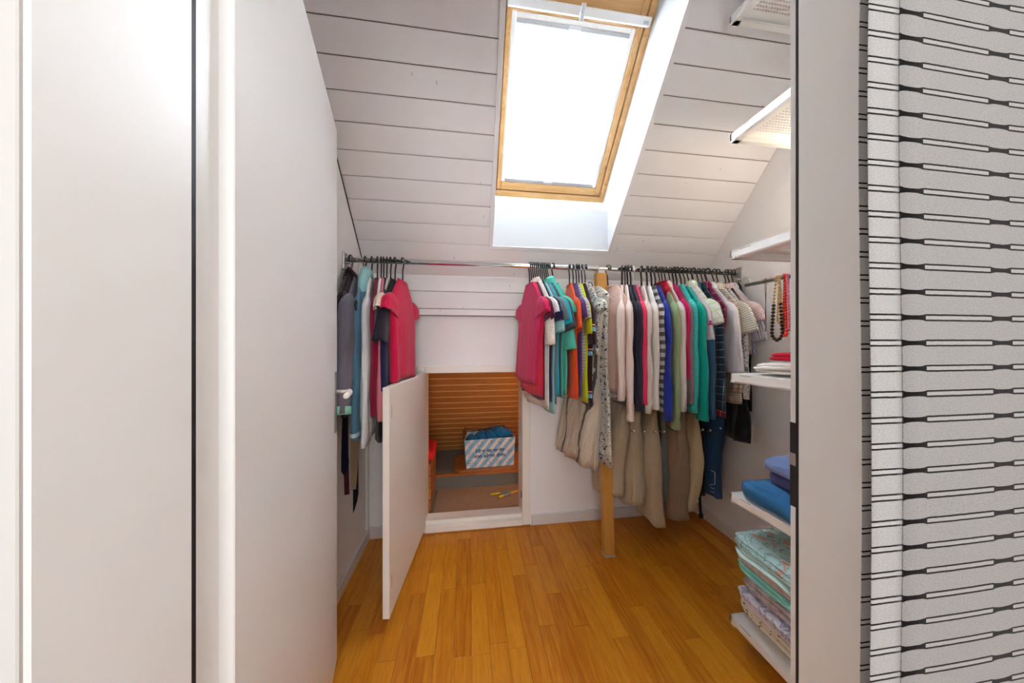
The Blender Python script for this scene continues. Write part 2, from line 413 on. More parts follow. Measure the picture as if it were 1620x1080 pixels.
fr2 = cb('window_frame', .825, .860, .405, 1.46, D - .005, D + .06, 'window_pine')
cb('window_frame', .166, .825, .405, .440, D - .005, D + .06, 'window_pine_cross')
cb('window_frame', .166, .825, 1.42, 1.46, D - .005, D + .06, 'window_pine_cross')
cb('frame_gap', .160, .830, .435, 1.44, D + .022, D + .03, 'dark_gap', c=0)
bpy.data.objects.remove(bpy.data.objects['frame_gap'])
gm = MB()
for bx in ((.164, .171, .44, 1.42), (.820, .827, .44, 1.42), (.166, .825, .438, .446), (.166, .825, 1.31, 1.42)):
    gm.box(bx[0], bx[1], bx[2], bx[3], D + .018, D + .05, M=CM)
gm.build('sash_gap_strip', 'dark_gap', window)  # dark strips standing in for the open gaps between frame and sash
cb('sash', .170, .194, .445, 1.31, D, D + .05, 'window_pine'); cb('sash', .788, .821, .445, 1.31, D, D + .05, 'window_pine')
cb('sash', .194, .788, .445, .488, D, D + .05, 'window_pine_cross'); cb('sash', .194, .788, 1.192, 1.31, D, D + .05, 'window_pine_cross')
cb('vent_flap', .56, .80, 1.262, 1.36, D + .004, D + .012, 'plank_wood')
cb('blind_rail', .194, .216, .488, 1.192, D + .006, D + .03, 'white_metal'); cb('blind_rail', .765, .788, .488, 1.192, D + .006, D + .03, 'white_metal')
cb('blind_rail', .216, .765, .488, .508, D + .004, D + .022, 'grey_metal'); cb('blind_rail', .216, .765, 1.152, 1.170, D + .004, D + .022, 'grey_metal')
cb('blind_rail', .216, .765, 1.170, 1.192, D + .008, D + .03, 'white_metal')
cb('blind_grip', .452, .505, .490, .506, D - .002, D + .004, 'clear_plastic'); cb('blind_grip', .462, .522, 1.154, 1.168, D - .002, D + .004, 'clear_plastic')
bar = cb('top_bar', .170, .836, 1.198, 1.232, D - .034, D - .002, 'white_metal')
cb('handle', .495, .515, 1.180, 1.240, D - .046, D - .034, 'clear_plastic', bar, .002); cb('badge', .800, .824, 1.205, 1.217, D - .0355, D - .034, 'grey_metal', bar, 0)
# pleated blind
mb = MB(); npl = 44; rows = []
for k in range(npl * 2 + 1):
    s_ = .506 + (1.154 - .506) * k / (npl * 2); dd = D + .012 + (.0035 if k % 2 else 0)
    rows.append([tuple(CM @ Vector((xx, s_, dd))) for xx in np.linspace(.214, .767, 3)])
mb.rings(rows, close=False); mb.build('pleated_blind', 'blind_cloth', window)
cl = MB()
for xx in (.365, .60): cl.box(xx - .0006, xx + .0006, .508, 1.152, D + .010, D + .0112, M=CM)
cl.build('blind_cord', 'grey_metal', window)
cb('pane', .19, .79, .46, 1.22, D + .040, D + .044, 'window_glass', c=0)

# baseboards
plain('baseboard_paint', '#d9d5d3', 0.45)
def basebd(name, bxs, label):
    m = MB()
    for b in bxs: m.box(*b, 0.003)
    return struct(name, m, 'baseboard_paint', label)
bb = basebd('baseboard_back', [(0.403 + .012, XR, YB - .016, YB + .001, 0, .069), (XL, HX0 - .055, YB - .016, YB + .001, 0, .069)], 'white painted skirting board along the knee wall')
for xx in (.50, .98): MB().sphere((xx, YB - .0165, .045), .003, 8, 4, (1, .4, 1)).build('screw', 'steel', bb)
basebd('baseboard_left', [(XL - .001, XL + .016, YF, YB - .012, 0, .069)], 'white painted skirting board along the left wall')
basebd('baseboard_right', [(XR - .016, XR + .001, YF, YB - .012, 0, .069)], 'white painted skirting board along the right wall')
MB().box(XL - .002, XL + .012, 1.955, 1.985, .07, 1.60, .004).build('trim_1', 'white_paint')['kind'] = 'structure'
bpy.data.objects['trim_1']['label'] = 'narrow white vertical cover strip in the left back corner'; bpy.data.objects['trim_1']['category'] = 'trim'
# ceiling / wall crack strip
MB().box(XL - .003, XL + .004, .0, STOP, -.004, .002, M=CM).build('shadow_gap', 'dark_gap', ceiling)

# ------------------------------------------------------------------ hatch frame + hatch leaf
plain('casing_paint', '#c4c1be', .45); cream = plain('hatch_paint', '#eae4dc', 0.4)
m = MB()
m.box(HX1, .403, YB - .014, YB + .16, 0.0, 1.056, .004); m.box(-.32, HX0, YB - .010, YB + .16, 0.0, 1.056, .004)
m.box(HX0, HX1, YB - .014, YB + .16, HZ1, 1.056, .003)
hf = struct('trim_2', m, 'hatch_paint', 'white frame around the low storage hatch')
MB().prism([(YB - .016, .008), (YB - .016, .040), (YB + .012, .048), (YB + .015, HZ0), (YB + .10, HZ0), (YB + .10, .008)], HX0, HX1, 0).build('sill', 'hatch_paint', hf)
MB().box(HX0 - .05, .405, YB - .020, YB, 0.0, .009, .002).build('threshold_strip', 'plank_wood', hf)
MB().sphere((.14, YB + .0135, .057), .004, 8, 4, (1, .5, 1)).build('screw', 'steel', hf)
MB().box(HX1 - .003, HX1 + .001, YB + .012, YB + .03, .17, .215, .001).build('strike_plate', 'black_plastic', hf)
hatch = empty('hatch_door', (-.262, 1.978, 0), 'small white hatch door standing open into the closet below the magenta shirt', 'door')
hw = .642; ang = math.atan2(1.34 - 1.978, -.325 + .262 + .03 * 0)   # along the leaf
dirv = Vector((-.325 + .262, 1.336 - 1.978, 0)).normalized(); nrm = Vector((-dirv.y, dirv.x, 0))
HMx = Matrix(((dirv.x, -nrm.x, 0, 0), (dirv.y, -nrm.y, 0, 0), (0, 0, 1, 0), (0, 0, 0, 1)))
if (HMx @ Vector((0, 1, 0))).x > 0: HMx = Matrix(((dirv.x, nrm.x, 0, 0), (dirv.y, nrm.y, 0, 0), (0, 0, 1, 0), (0, 0, 0, 1)))
MB().box(0, hw, 0, .028, .055, 1.018, .0015, M=HMx).build('leaf', 'hatch_paint', hatch)
for zz in (.165, .885):
    MB().box(hw - .030, hw - .024, -.0012, .002, zz, zz + .055, 0, M=HMx).build('latch', 'steel', hatch)
for zz in (.16, .86):
    MB().tube([HMx @ Vector((-.005, .03, zz)), HMx @ Vector((-.005, .03, zz + .05))], .005, 8).build('hinge', 'steel', hatch)

# storage space behind the hatch
m = MB(); m.box(-0.70, 1.2, YB + .12, 3.2, -.02, .045)
sf = struct('floor_storage', m, 'grey_board', 'grey board floor of the eaves storage behind the hatch')
MB().box(-.235, .62, YB + .11, 2.47, .045, .053, .002).build('carpet', 'carpet', sf)
MB().box(-0.70, 1.2, 2.47, 2.485, .045, .15).build('riser', 'grey_board', sf)
MB().box(-0.70, 1.2, 2.455, 2.49, .15, .166, .003).build('edge_strip', 'plank_wood', sf)
MB().box(-0.70, 1.2, 2.485, 3.2, .12, .158).build('ledge', 'grey_board', sf)
AM = Matrix(((1, 0, 0, 0), (0, -0.6704, 0.7420, 3.05), (0, 0.7420, 0.6704, 0.16), (0, 0, 0, 1)))
m = MB(); m.box(-0.705, 1.24, -.25, 1.42, .0035, .04, M=AM)
ce = struct('ceiling_storage', m, 'groove_highlight', 'sloping orange pine boards lining the eaves storage')
for k in range(18):
    MB().box(-0.70, 1.2, k * .0741 + .0035, (k + 1) * .0741 - .0035, 0, .010, .003, M=AM).build('plank', 'attic_board', ce)
m = MB(); m.prism([(YB + .1, -.1), (3.3, -.1), (3.3, .2), (YB + .1, 1.3)], -0.74, -0.695, 0); m.prism([(YB + .1, -.1), (3.3, -.1), (3.3, .2), (YB + .1, 1.3)], 1.2, 1.24, 0)
struct('wall_storage', m, 'plank_wood', 'wooden side wall of the eaves storage')

# ------------------------------------------------------------------ doorway frame
plain('frame_paint', '#e4e3e1', 0.35, bs=120, bst=0.03)
m = MB(); m.box(-.366, -.310, YH, .398, -.01, 2.05, .002); m.box(-.366, -.322, .398, YF, -.01, 2.05, .001); 
m.box(-.310, .531, YH + .001, .398, 2.02, 2.08, .002); m.box(-.322, .546, .398, YF, 2.035, 2.08, .001)
m.box(.531, .602, YH, .4306, -.01, 2.05, .002); m.box(.546, .602, .4306, YF, -.01, 2.05, .001); m.box(.534, .66, YH - .004, YH + .002, -.01, 2.10, .001)
MB().box(-.43, -.3125, YH - .003, YH + .002, -.01, 2.10, .001).build('trim_4', 'casing_paint')['kind'] = 'structure'
df = struct('trim_3', m, 'frame_paint', 'pale grey painted frame of the closet doorway')
MB().box(-.3225, -.3125, .398, .405, 0, 2.03).build('seal', 'black_rubber', df)
MB().box(.535, .5465, .4306, .437, 0, 2.03).build('seal', 'black_rubber', df)
sp = MB().box(.5445, .5465, .4430, .4540, z_of(800, .546, .45), z_of(668, .546, .45), 0).build('strike_plate', 'black_plastic', df)
MB().box(.5435, .5447, .4430, .4540, z_of(735, .546, .45), z_of(716, .546, .45), 0).build('striker', 'steel', df)

# the closet door, open
door = empty('door_1', (-.306, .455, 0), None, None); door['kind'] = 'structure'; door['label'] = 'white flush door swung open into the closet on the left'; door['category'] = 'door'
dv = Vector((-.493 + .306, 1.251 - .455, 0)); DW = dv.length; dv.normalize(); dn = Vector((-dv.y, dv.x, 0))
DM = Matrix(((dv.x, dn.x, 0, 0), (dv.y, dn.y, 0, 0), (0, 0, 1, 0), (0, 0, 0, 1)))     # local y<0 faces +X room side
MB().box(0, DW, 0, .04, .0098, 2.009, .0015, M=DM).build('leaf', 'door_paint', door)
pz0, pz1 = z_of(686, -.46, 1.1), z_of(583, -.46, 1.1)
zc = z_of(621, -.485, 1.20); px = DW - .045
pl = MB().box(px - .017, px + .017, -.004, 0, zc - .145, zc + .075, .0015, M=DM).build('handle_plate', 'steel', door)
hp = MB()
hp.tube([DM @ Vector((px, -.003, zc)), DM @ Vector((px, -.045, zc))], .009, 12)
hp.build('neck', 'steel', pl, smooth=True)
gp = smooth_path([DM @ Vector((px + .002, -.047, zc)), DM @ Vector((px - .03, -.05, zc)), DM @ Vector((px - .11, -.048, zc))], 6)
MB().tube(gp, [.010] * (len(gp) - 1) + [.008], 12).build('lever', 'white_plastic', pl, smooth=True)
MB().box(px - .004, px + .004, -.0046, -.0035, zc - .10, zc - .07, .001, M=DM).build('keyhole', 'black_plastic', pl)
MB().box(DW - .001, DW + .001, .012, .028, zc - .1, zc + .1, 0, M=DM).build('latch_plate', 'steel', door)
for zz in (.22, 1.0, 1.78):
    MB().tube([DM @ Vector((-.004, .046, zz)), DM @ Vector((-.004, .046, zz + .08))], .006, 8).build('hinge', 'steel', door)

# hallway shell behind the camera
m = MB(); m.box(-1.25, 1.6, -1.85, -1.8, -.01, 2.45)
struct('wall_hallway', m, 'hallway_wall_paint', 'pale wall at the far side of the hallway')
m = MB(); m.box(-1.30, -1.25, -1.85, YH, -.01, 2.45); m.box(1.6, 1.65, -1.85, YH, -.01, 2.45)
struct('wall_hallway_end', m, 'hallway_wall_paint', 'pale side walls of the hallway')
m = MB(); m.box(-.70, -.65, -1.80, -1.76, .82, 2.08, .004); m.box(.65, .70, -1.80, -1.76, .82, 2.08, .004); m.box(-.65, .65, -1.80, -1.76, .82, .85, .004); m.box(-.65, .65, -1.80, -1.76, 2.05, 2.08, .004)
struct('window_fill_frame', m, 'white_paint', 'made-up white frame around the added fill light behind the camera')  # invented window frame dressing the added rear fill light
struct('ceiling_hallway', MB().box(-1.3, 1.65, -1.85, YH, 2.40, 2.45), 'hallway_wall_paint', 'plain white ceiling of the hallway')

# ------------------------------------------------------------------ curtain
def curtain_material(name, base):
    t = NT(name, base, 0.9, spec=0.1, sheen=0.2)
    uv = t.coord('UV'); sep = t.node('ShaderNodeSeparateXYZ'); t.l.new(uv, sep.inputs[0]); U, V = sep.outputs[0], sep.outputs[1]
    P = 0.0245; per = 0.1118
    n = t.noise(uv, 120, 2); vv = t.math('ADD', V, t.math('MULTIPLY', t.math('SUBTRACT', n, 0.5), 0.0006))
    f = t.math('FRACT', t.math('DIVIDE', vv, P)); dist = t.math('MULTIPLY', t.math('ABSOLUTE', t.math('SUBTRACT', f, 0.5)), P)   # metres from stripe centre
    fu = t.math('FRACT', t.math('DIVIDE', t.math('SUBTRACT', U, 0.4110), per)); du = t.math('MULTIPLY', fu, per)
    inblob = t.math('LESS_THAN', du, 0.0277)
    # half height of the pair narrows to the middle of the blob
    c = t.math('ABSOLUTE', t.math('SUBTRACT', du, 0.01385))
    wob = t.math('MULTIPLY', t.math('POWER', t.math('DIVIDE', c, 0.01385), 3.0), 0.0013)
    blob = t.math('MULTIPLY', inblob, t.math('LESS_THAN', dist, t.math('ADD', wob, 0.0021)))
    lines = t.math('LESS_THAN', t.math('ABSOLUTE', t.math('SUBTRACT', dist, 0.0026)), 0.00085)
    lines = t.math('MULTIPLY', lines, t.math('SUBTRACT', 1.0, inblob))
    mask = t.math('MAXIMUM', blob, lines)
    inner = t.math('MULTIPLY', t.math('LESS_THAN', dist, 0.002), t.math('SUBTRACT', 1.0, inblob))
    g1 = t.coord('UV', (1, 3.5, 1)); weave = t.noise(g1, 420, 3)
    g3 = t.coord('UV', (3.5, 1, 1)); weave2 = t.noise(g3, 500, 2)
    w = t.node('ShaderNodeTexWave', wave_type='BANDS', bands_direction='Y'); w.inputs['Scale'].default_value = 260; w.inputs['Distortion'].default_value = 0.6
    w.inputs['Detail'].default_value = 2; t.l.new(uv, w.inputs['Vector'])
    wv = t.math('ADD', t.math('MULTIPLY', weave, 0.5), t.math('MULTIPLY', w.outputs['Fac'], 0.35)); wv = t.math('ADD', wv, t.math('MULTIPLY', weave2, 0.25))
    dk = tuple(int(base[i:i + 2], 16) / 255 * 0.66 for i in (1, 3, 5))
    col = t.mix(t.ramp(wv, [(0.3, (1, 1, 1, 1)), (0.72, (0, 0, 0, 1))]), base, dk)
    col = t.mix(t.math('MULTIPLY', inner, 0.15), col, '#efecea'); col = t.mix(mask, col, '#1a1617'); t.color(col); t.bump(wv, 0.35, 0.0006)
    tr = t.node('ShaderNodeBsdfTranslucent'); t.l.new(col, tr.inputs['Color']); mx = t.node('ShaderNodeMixShader'); mx.inputs[0].default_value = 0.35
    t.l.new(t.b.outputs[0], mx.inputs[1]); t.l.new(tr.outputs[0], mx.inputs[2]); t.l.new(mx.outputs[0], t.n['Material Output'].inputs['Surface'])
    return t.m
curtain_material('curtain_cloth', '#c2bebc'); curtain_material('curtain_hem_cloth', '#d6d3d1')
cz0, cz1 = 0.30, 2.15
def csheet(path, x0, nz=60, voff=0.0):
    mb = MB(); rows = []; uvs = []; acc = [x0]
    for i in range(1, len(path)): acc.append(acc[-1] + (Vector(path[i]) - Vector(path[i - 1])).length)
    for k in range(nz + 1):
        z = cz0 + (cz1 - cz0) * k / nz; r = []; q = []
        for i, (xx, yy) in enumerate(path):
            wv = .0005 * math.sin(xx * 30 + z * 3) + .0012 * math.sin(z * 9 + 1)
            r.append((xx + .0012 * math.sin(z * 6.5 + 2), yy + wv, z)); q.append((acc[i], z + voff))
        rows.append(r); uvs.append(q)
    mb.rings(rows, uvs, close=False); return mb
cur = empty('curtain', (.7, .24, cz0), 'pale grey woven curtain with black linked stripes right of the doorway', 'curtain')
Z00 = z_of(502, .41, .24); v0 = (0.5 - (Z00 / 0.0245) % 1) * 0.0245
def kid(mb, name, mat):
    mb.v = [(a - .7, b - .24, c - cz0) for a, b, c in mb.v]; o = mb.build(name, mat, cur, smooth=True)
    md = o.modifiers.new('thickness', 'SOLIDIFY'); md.thickness = .0008; return o
kid(csheet([(.411 + i * .028, .24) for i in range(27)], .411, voff=v0), 'cloth', 'curtain_cloth')
kid(csheet([(.3765 + i * .00863, .24) for i in range(5)], .3765, voff=v0), 'hem', 'curtain_hem_cloth')
kid(csheet([(.4135, .2725), (.43, .2725), (.50, .2725)], .340, voff=v0 + .004), 'back_layer', 'curtain_hem_cloth')
crod = empty('curtain_rod', (.8, .232, 2.16), 'round rod carrying the striped curtain', 'curtain rod')
MB().tube([(-.45, 0, 0), (.75, 0, 0)], .01, 12).build('rod', 'steel', crod, smooth=True)

# ------------------------------------------------------------------ clothes rail, post
RY, RZ = 1.64, 1.618
rail = empty('clothes_rail', (.5, RY, RZ), 'long chrome rail spanning the closet below the sloping ceiling', 'clothes rail')
MB().tube([(XL - .5 + .004, 0, 0), (XR - .5 - .004, 0, 0)], .0125, 20).build('rod', 'chrome', rail, smooth=True)
for xx, sgn in ((XL - .5, 1), (XR - .5, -1)):
    f = MB().box(min(xx, xx + sgn * .006), max(xx, xx + sgn * .006), -.03, .03, -.05, .035, .002); f.box(min(xx, xx + sgn * .03), max(xx, xx + sgn * .03), -.017, .017, -.019, -.013, .002)
    fo = f.build('flange', 'steel', rail)
    MB().sphere((xx + sgn * .006, 0, .025), .006, 8, 5, (.5, 1, 1)).build('screw', 'plank_wood', fo)
post = empty('support_post', (.79, 1.655, 0), 'square pale wooden post holding up the clothes rail', 'post')
mb = MB().box(-.029, .029, -.022, .022, .006, 1.592, .002); mb.v = [(a - .056 * c / 1.6, b - .012 * c / 1.6, c) for a, b, c in mb.v]; mb.build('shaft', 'post_wood', post)
fm = MB().box(-.033, .033, -.026, .026, 0, .006, .002); fm.build('foot_pad', 'grey_metal', post)
MB().box(-.075, -.035, -.030, .006, 1.588, 1.606, .003).build('saddle', 'steel', post)

# ------------------------------------------------------------------ hangers
def hanger_mesh(tr, rr, half=.19, wire=False):
    mb = MB(); pts = []
    for k in range(15):
        a = R(-35 + 215 * k / 14); pts.append((0, -rr * math.cos(a) * 1.0, rr * math.sin(a)))
    pts = pts[:]  # runs over the rail, ends on the far side and turns to the stem
    pts += [(0, rr * .75, -rr * .9), (0, .004, -rr * 2.1), (0, 0, -.105)]
    mb.tube(pts, tr, 8)
    arm = smooth_path([(0, 0, -.105), (0, half * .35, -.136), (0, half * .8, -.190), (0, half, -.218)], 4)
    for sg in (1, -1): mb.tube([(p.x, p.y * sg, p.z) for p in arm], tr * (1.0 if wire else 1.15), 6)
    mb.tube([(0, -half, -.218), (0, half, -.218)], tr * .8, 5)
    return mb
HPROTO = {}
def hanger(kind, loc, yaw, what, half=.16):
    key = kind
    nm = 'clothes_hanger'
    if key not in HPROTO:
        spec = {'slim': (.0036, .0205, 'black_plastic'), 'thick': (.0052, .0225, 'black_plastic'), 'wire': (.0014, .0185, 'steel'), 'white': (.0026, .0195, 'white_plastic')}[kind]
        mb = hanger_mesh(spec[0], spec[1], half, kind == 'wire'); o = mb.build(nm, spec[2], None, smooth=True); HPROTO[key] = o
    else:
        o = HPROTO[key].copy(); COL.objects.link(o)
    o.location = loc; o.rotation_euler = (0, 0, yaw)
    word = {'slim': 'black plastic', 'thick': 'thick black', 'wire': 'thin wire', 'white': 'slim white'}[kind]
    return tag(o, f'{word} hanger on the rail holding the {what}', 'hanger', 'clothes hangers on the rail')

# ------------------------------------------------------------------ garments
NP = 36
def fold_x(y, d, A, sd, k=1.0):
    return A * (math.sin(y * 46 * k + sd * 3.1 + d * 2.2) * .55 + math.sin(y * 81 * k + sd * 7.7 - d * 3.0) * .3 + noise.noise(Vector((y * 9, d * 5, sd * 5))) * .9)
def body_mesh(W, L, T, sd, flare=0.0, A=.008, waist=0.0, neck=.068, drop=.11, hemwave=.006, skewy=0.0, lean=0.0):
    ds = [0, .012, .026, .042, .06, .08, .10, .13] + [(.13 + (L - .13) * (k / 14)) for k in range(1, 15)]
    rows = []; uvs = []
    def ring(d, inner=0.0, shrink=0.0):
        f = min(1, d / drop); hw = neck + (W - neck) * (f ** .92); q = max(0, (d - drop) / max(.01, L - drop))
        hw *= (1 - .10 * min(1, q * 3) - waist * math.sin(PI * min(1, q * 1.2)) + flare * q)
        t_ = (.010 + (T - .010) * min(1, d / .25)) ; hw -= shrink; t_ -= shrink
        r = []; u = []
        for j in range(NP):
            th = 2 * PI * j / NP; c, s_ = math.cos(th), math.sin(th)
            y = hw * math.copysign(abs(c) ** .75, c); x = t_ * math.copysign(abs(s_) ** .8, s_)
            amp = A * min(1, max(0, (d - .05) / .35)); x += fold_x(y, d, amp, sd) + lean * q
            y += .012 * noise.noise(Vector((sd * 3, d * 4, c))) * min(1, d / .2) + skewy * q
            z = -d
            if q > .85: z += hemwave * math.sin(y * 20 + sd * 5)
            r.append((x, y, z + inner)); u.append(((y if s_ >= 0 else 4 * hw - y) + sd, d))
        return r, u
    for d in ds:
        r, u = ring(d); rows.append(r); uvs.append(u)
    r, u = ring(L, .0015, .0025); rows.append(r); uvs.append(u); r, u = ring(L - .03, 0, .004); rows.append(r); uvs.append(u)
    mb = MB(); mb.rings(rows, uvs); 
    return mb
def sleeve_mesh(sg, W, length, r0, r1, T, ang, sd, A=.004, cuff=0, crease=0.0, bend=0.0, z0=-.085, xo=0.0, slant=0.0, puff=0.0):
    n = 16 if length < .3 else 26; rows = []; uvs = []; P = Vector((xo * .3, sg * (W - .050), z0))
    NS = 20
    def ring(P, a, q, rr, tt, shrink=0):
        dirv = Vector((0, sg * math.sin(a), -math.cos(a))); mj = Vector((0, sg * math.cos(a), math.sin(a))); r = []; u = []
        for j in range(NS):
            th = 2 * PI * j / NS; c, s_ = math.cos(th), math.sin(th)
            yy = (rr - shrink) * math.copysign(abs(c) ** .8, c); xx = (tt - shrink) * s_
            xx += A * min(1, q * 3) * (math.sin(q * length * 22 + c * 4 + sd) * .3 + noise.noise(Vector((c * 2.2, q * length * 7, sd * 4))) * 1.5)
            yy += A * .5 * noise.noise(Vector((s_ * 2, q * length * 8, sd * 2)))
            p = P + mj * yy + Vector((xx, 0, 0)) + dirv * (slant * yy * q); r.append(tuple(p)); u.append(((yy if s_ > 0 else 4 * rr - yy) + sd * 2, q * length))
        return r, u
    for k in range(n + 1):
        q = k / n; a = ang * (1 - q * bend)
        rr = r0 + (r1 - r0) * q + puff * math.sin(PI * q); tt = T * (1 - .25 * q) + puff * .6 * math.sin(PI * q)
        if cuff and q > 1 - cuff / length: rr *= .93; tt *= .9
        dome = math.sqrt(min(1, .06 + q * length / .06)); rr *= dome; tt *= dome
        r, u = ring(P, a, q, rr, tt); rows.append(r); uvs.append(u)
        if k < n: P = P + Vector((xo * .7 / n, sg * math.sin(a), -math.cos(a))) * (length / n) if not xo else P + Vector((xo * .7 / n, sg * math.sin(a) * length / n, -math.cos(a) * length / n))
    r, u = ring(P, a, 1, rr, tt, .002); rows.append(r); uvs.append(u)
    dirv = Vector((0, sg * math.sin(a), -math.cos(a))); r, u = ring(P - dirv * min(.04, length * .3), a, .9, rr, tt, .003); rows.append(r); uvs.append(u)
    mb = MB(); mb.rings(rows, uvs, capA=True); return mb, P, a
def neck_ring(neck, T, h, mat, parent, zt=0.0, rr=.0035, lean=0):
    pts = []
    for j in range(25):
        th = 2 * PI * j / 24; pts.append((T * math.sin(th), neck * math.cos(th), zt - (.022 * max(0, math.sin(th)) ** 1.2)))
    mb = MB().tube(pts, rr, 6, caps=False); 
    mb.uv = [(p[1], p[2]) for p in mb.v]; return mb.build('collar', mat, parent, smooth=True)
def shirt_collar(neck, mat, parent, h=.035):
    mb = MB(); rows = []; uvs = []
    for k, (hh, out) in enumerate(((0, 0), (h * .6, -.004), (h, .0), (h * .55, .012), (-.006, .017))):
        r = []; u = []
        for j in range(20):
            th = 2 * PI * j / 20; r.append(((.014 + out) * math.sin(th), (neck * .8 + out) * math.cos(th), hh - .012 * max(0, math.sin(th)))); u.append((j * .012, hh))
        rows.append(r); uvs.append(u)
    mb.rings(rows, uvs); return mb.build('collar', mat, parent, smooth=True)
def placket(L, T, parent, mat='white_plastic', x=-1):
    mb = MB()
    for k in range(6): mb.sphere((x * (T + .001), -.01, -.06 - k * (L - .1) / 6), .0045, 8, 4, (.4, 1, 1))
    o = mb.build('button_row', mat, parent, smooth=True); o['kind'] = 'stuff'; return o

def solve_yaw(X, W, unear):
    best = (1e9, 0)
    for k in range(-70, 71):
        a = R(k); nx = X + W * math.sin(a); ny = RY - W * math.cos(a); e = abs(u_of(nx, ny) - unear)
        if e < best[0]: best = (e, a)
    return best[1]
CNT = [0]
def garment(name, cat, label, what, uh, un, hem, mat, sleeve=None, sv=None, smat=None, kind='slim', W=.20, T=.013, collar='crew', cmat=None,
            flare=0.05, A=.007, group='clothes on the rail', sang=None, far=True, sr=None, xo=0, cuff=0, cuffmat=None, drop=.135, puff=0, hang=True,
            skewy=0, lean=0, zoff=0, buttons=False, waist=0.03, neck=.068, yaw=None, bend=.6, sT=None):
    CNT[0] += 1; sd = (CNT[0] * .37) % 5 + .1
    X = min(max(at_y(uh, 430, RY).x, XL + .028), XR - .028); a = solve_yaw(X, W, un) if yaw is None else R(yaw)
    if X + W * math.sin(a) < XL + .025: a = math.asin((XL + .025 - X) / W)
    nx, ny = X + W * math.sin(a), RY - W * math.cos(a)
    top = RZ - .100 + zoff; L = top - z_of(hem, nx, ny)
    root = empty(name, (X, RY, top), label, cat, group, a)
    body_mesh(W, L, T, sd, flare, A, waist, neck=neck, drop=drop, skewy=skewy, lean=lean).build('body', mat, root, smooth=True)
    if collar == 'crew': neck_ring(neck, .011, 0, cmat or mat, root)
    elif collar == 'shirt': shirt_collar(neck, cmat or mat, root)
    if sleeve:
        if sleeve == 'short': ang = R(30 if sang is None else sang); r0, r1 = sr or (.064, .090); tt = .018; z0 = -.095; sl = .5
        elif sleeve == 'elbow': ang = R(15 if sang is None else sang); r0, r1 = sr or (.058, .055); tt = .019; z0 = -.10; sl = .3
        else: ang = R(5 if sang is None else sang); r0, r1 = sr or (.058, .036); tt = .021; z0 = -.095; sl = 0
        if sT: tt = sT
        zend = z_of(sv, nx + .01, ny - .02) - top
        length = max(.08, (-(zend) + z0) / math.cos(ang * .7))
        for sg in ((-1, 1) if far else (-1,)):
            mb, P, aa = sleeve_mesh(sg, W, length if sg < 0 else length * .96, r0, r1, tt, ang, sd + sg, A=.004 if sleeve == 'short' else .006, cuff=cuff, bend=bend, z0=z0, xo=xo, slant=0, puff=puff)
            so = mb.build('sleeve', smat or mat, root, smooth=True)
            if cuffmat:
                d_ = Vector((0, sg * math.sin(aa), -math.cos(aa))); cm = MB(); Q = P - d_ * .03
                mj = Vector((0, sg * math.cos(aa), math.sin(aa))); rows = []; uvs = []
                for q in (0, .5, 1, 1.02):
                    rows.append([tuple(Q + d_ * (.034 * min(q, 1)) + mj * ((r1 + (.003 if q <= 1 else -.003)) * math.cos(2 * PI * j / 20)) + Vector((xo, 0, 0)) * 0 + Vector(((tt * .75 + (.003 if q <= 1 else -.003)) * math.sin(2 * PI * j / 20), 0, 0))) for j in range(20)])
                    uvs.append([(j * .01, q * .03) for j in range(20)])
                cm.rings(rows, uvs); cm.build('cuff', cuffmat, so, smooth=True)
    if buttons: placket(L, T, root)
    if hang: hanger(kind, (X, RY, RZ), a, what)
    return root

f = fabric
# colours
f('magenta_knit', '#d41c62'); f('crimson_knit', '#d8123c'); f('plum_knit', '#5d1240'); f('cream_script', '#e9e0d6', 'script', '#3b3835', p=.02)
f('white_cotton', '#efe9e4'); f('navy_knit', '#26284f'); f('aqua_knit', '#93cdd2'); f('grey_knit', '#7f8e93', 'melange', '#667a80'); f('cyan_knit', '#17b2c6')
f('slate_knit', '#5b5f66', 'melange', '#3f4349'); f('mint_knit', '#52c6b0'); f('orange_knit', '#ef4f0c'); f('purple_knit', '#59397f'); f('heather_knit', '#b5ada6', 'thin_h', '#dcd7d0', p=.016)
f('lime_knit', '#c3d113'); f('brown_bands', '#3c1420', 'bandfoot', '#7fb9e0', '#f2b7a0', p=.21); f('floral_blouse', '#f1eee6', 'print', '#274a5c', '#7c7a4a', p=.024)
f('leaf_print', '#f3efe6', 'leaf', '#4d4f2c', '#1f4a66', p=.018); f('brush_linen', '#cfc4b3', 'brush', '#5b5a5e', p=.16, wr=.03)
f('blush_knit', '#e4c6ba'); f('blush_light', '#efddd5', rib=True); f('navy_deep', '#15162f'); f('charcoal_navy', '#2e2d40', 'melange', '#3d3a4c'); f('coral_knit', '#e03a62')
f('offwhite_rib', '#dcd5cd', rib=True); f('white_knit', '#e9e6e1'); f('grey_stripe', '#b9bcc0', 'hstripe', '#5d6066', p=.042); f('royal_knit', '#2b3fa8')
f('sage_knit', '#8fa877', 'melange', '#a7bb90'); f('ivory_knit', '#d9d3cf'); f('red_knit', '#c4152f'); f('raspberry_knit', '#c0145e'); f('mauve_knit', '#8b7b80')
f('turq_rib', '#24bdbd', 'thin_h', '#66d7d3', p=.011); f('turq_sweat', '#10b09f'); f('lilac_cotton', '#e2d2dc'); f('lemon_check', '#e6e8dc', 'check', '#c6cba0', p=.04)
f('denim', '#2f5276', 'melange', '#41688c'); f('dark_plaid', '#26243a', 'plaid', '#1d3c50', '#7fb0ba', p=.038); f('pink_plaid', '#a51f52', 'plaid', '#5b1538', '#e79ab8', p=.05)
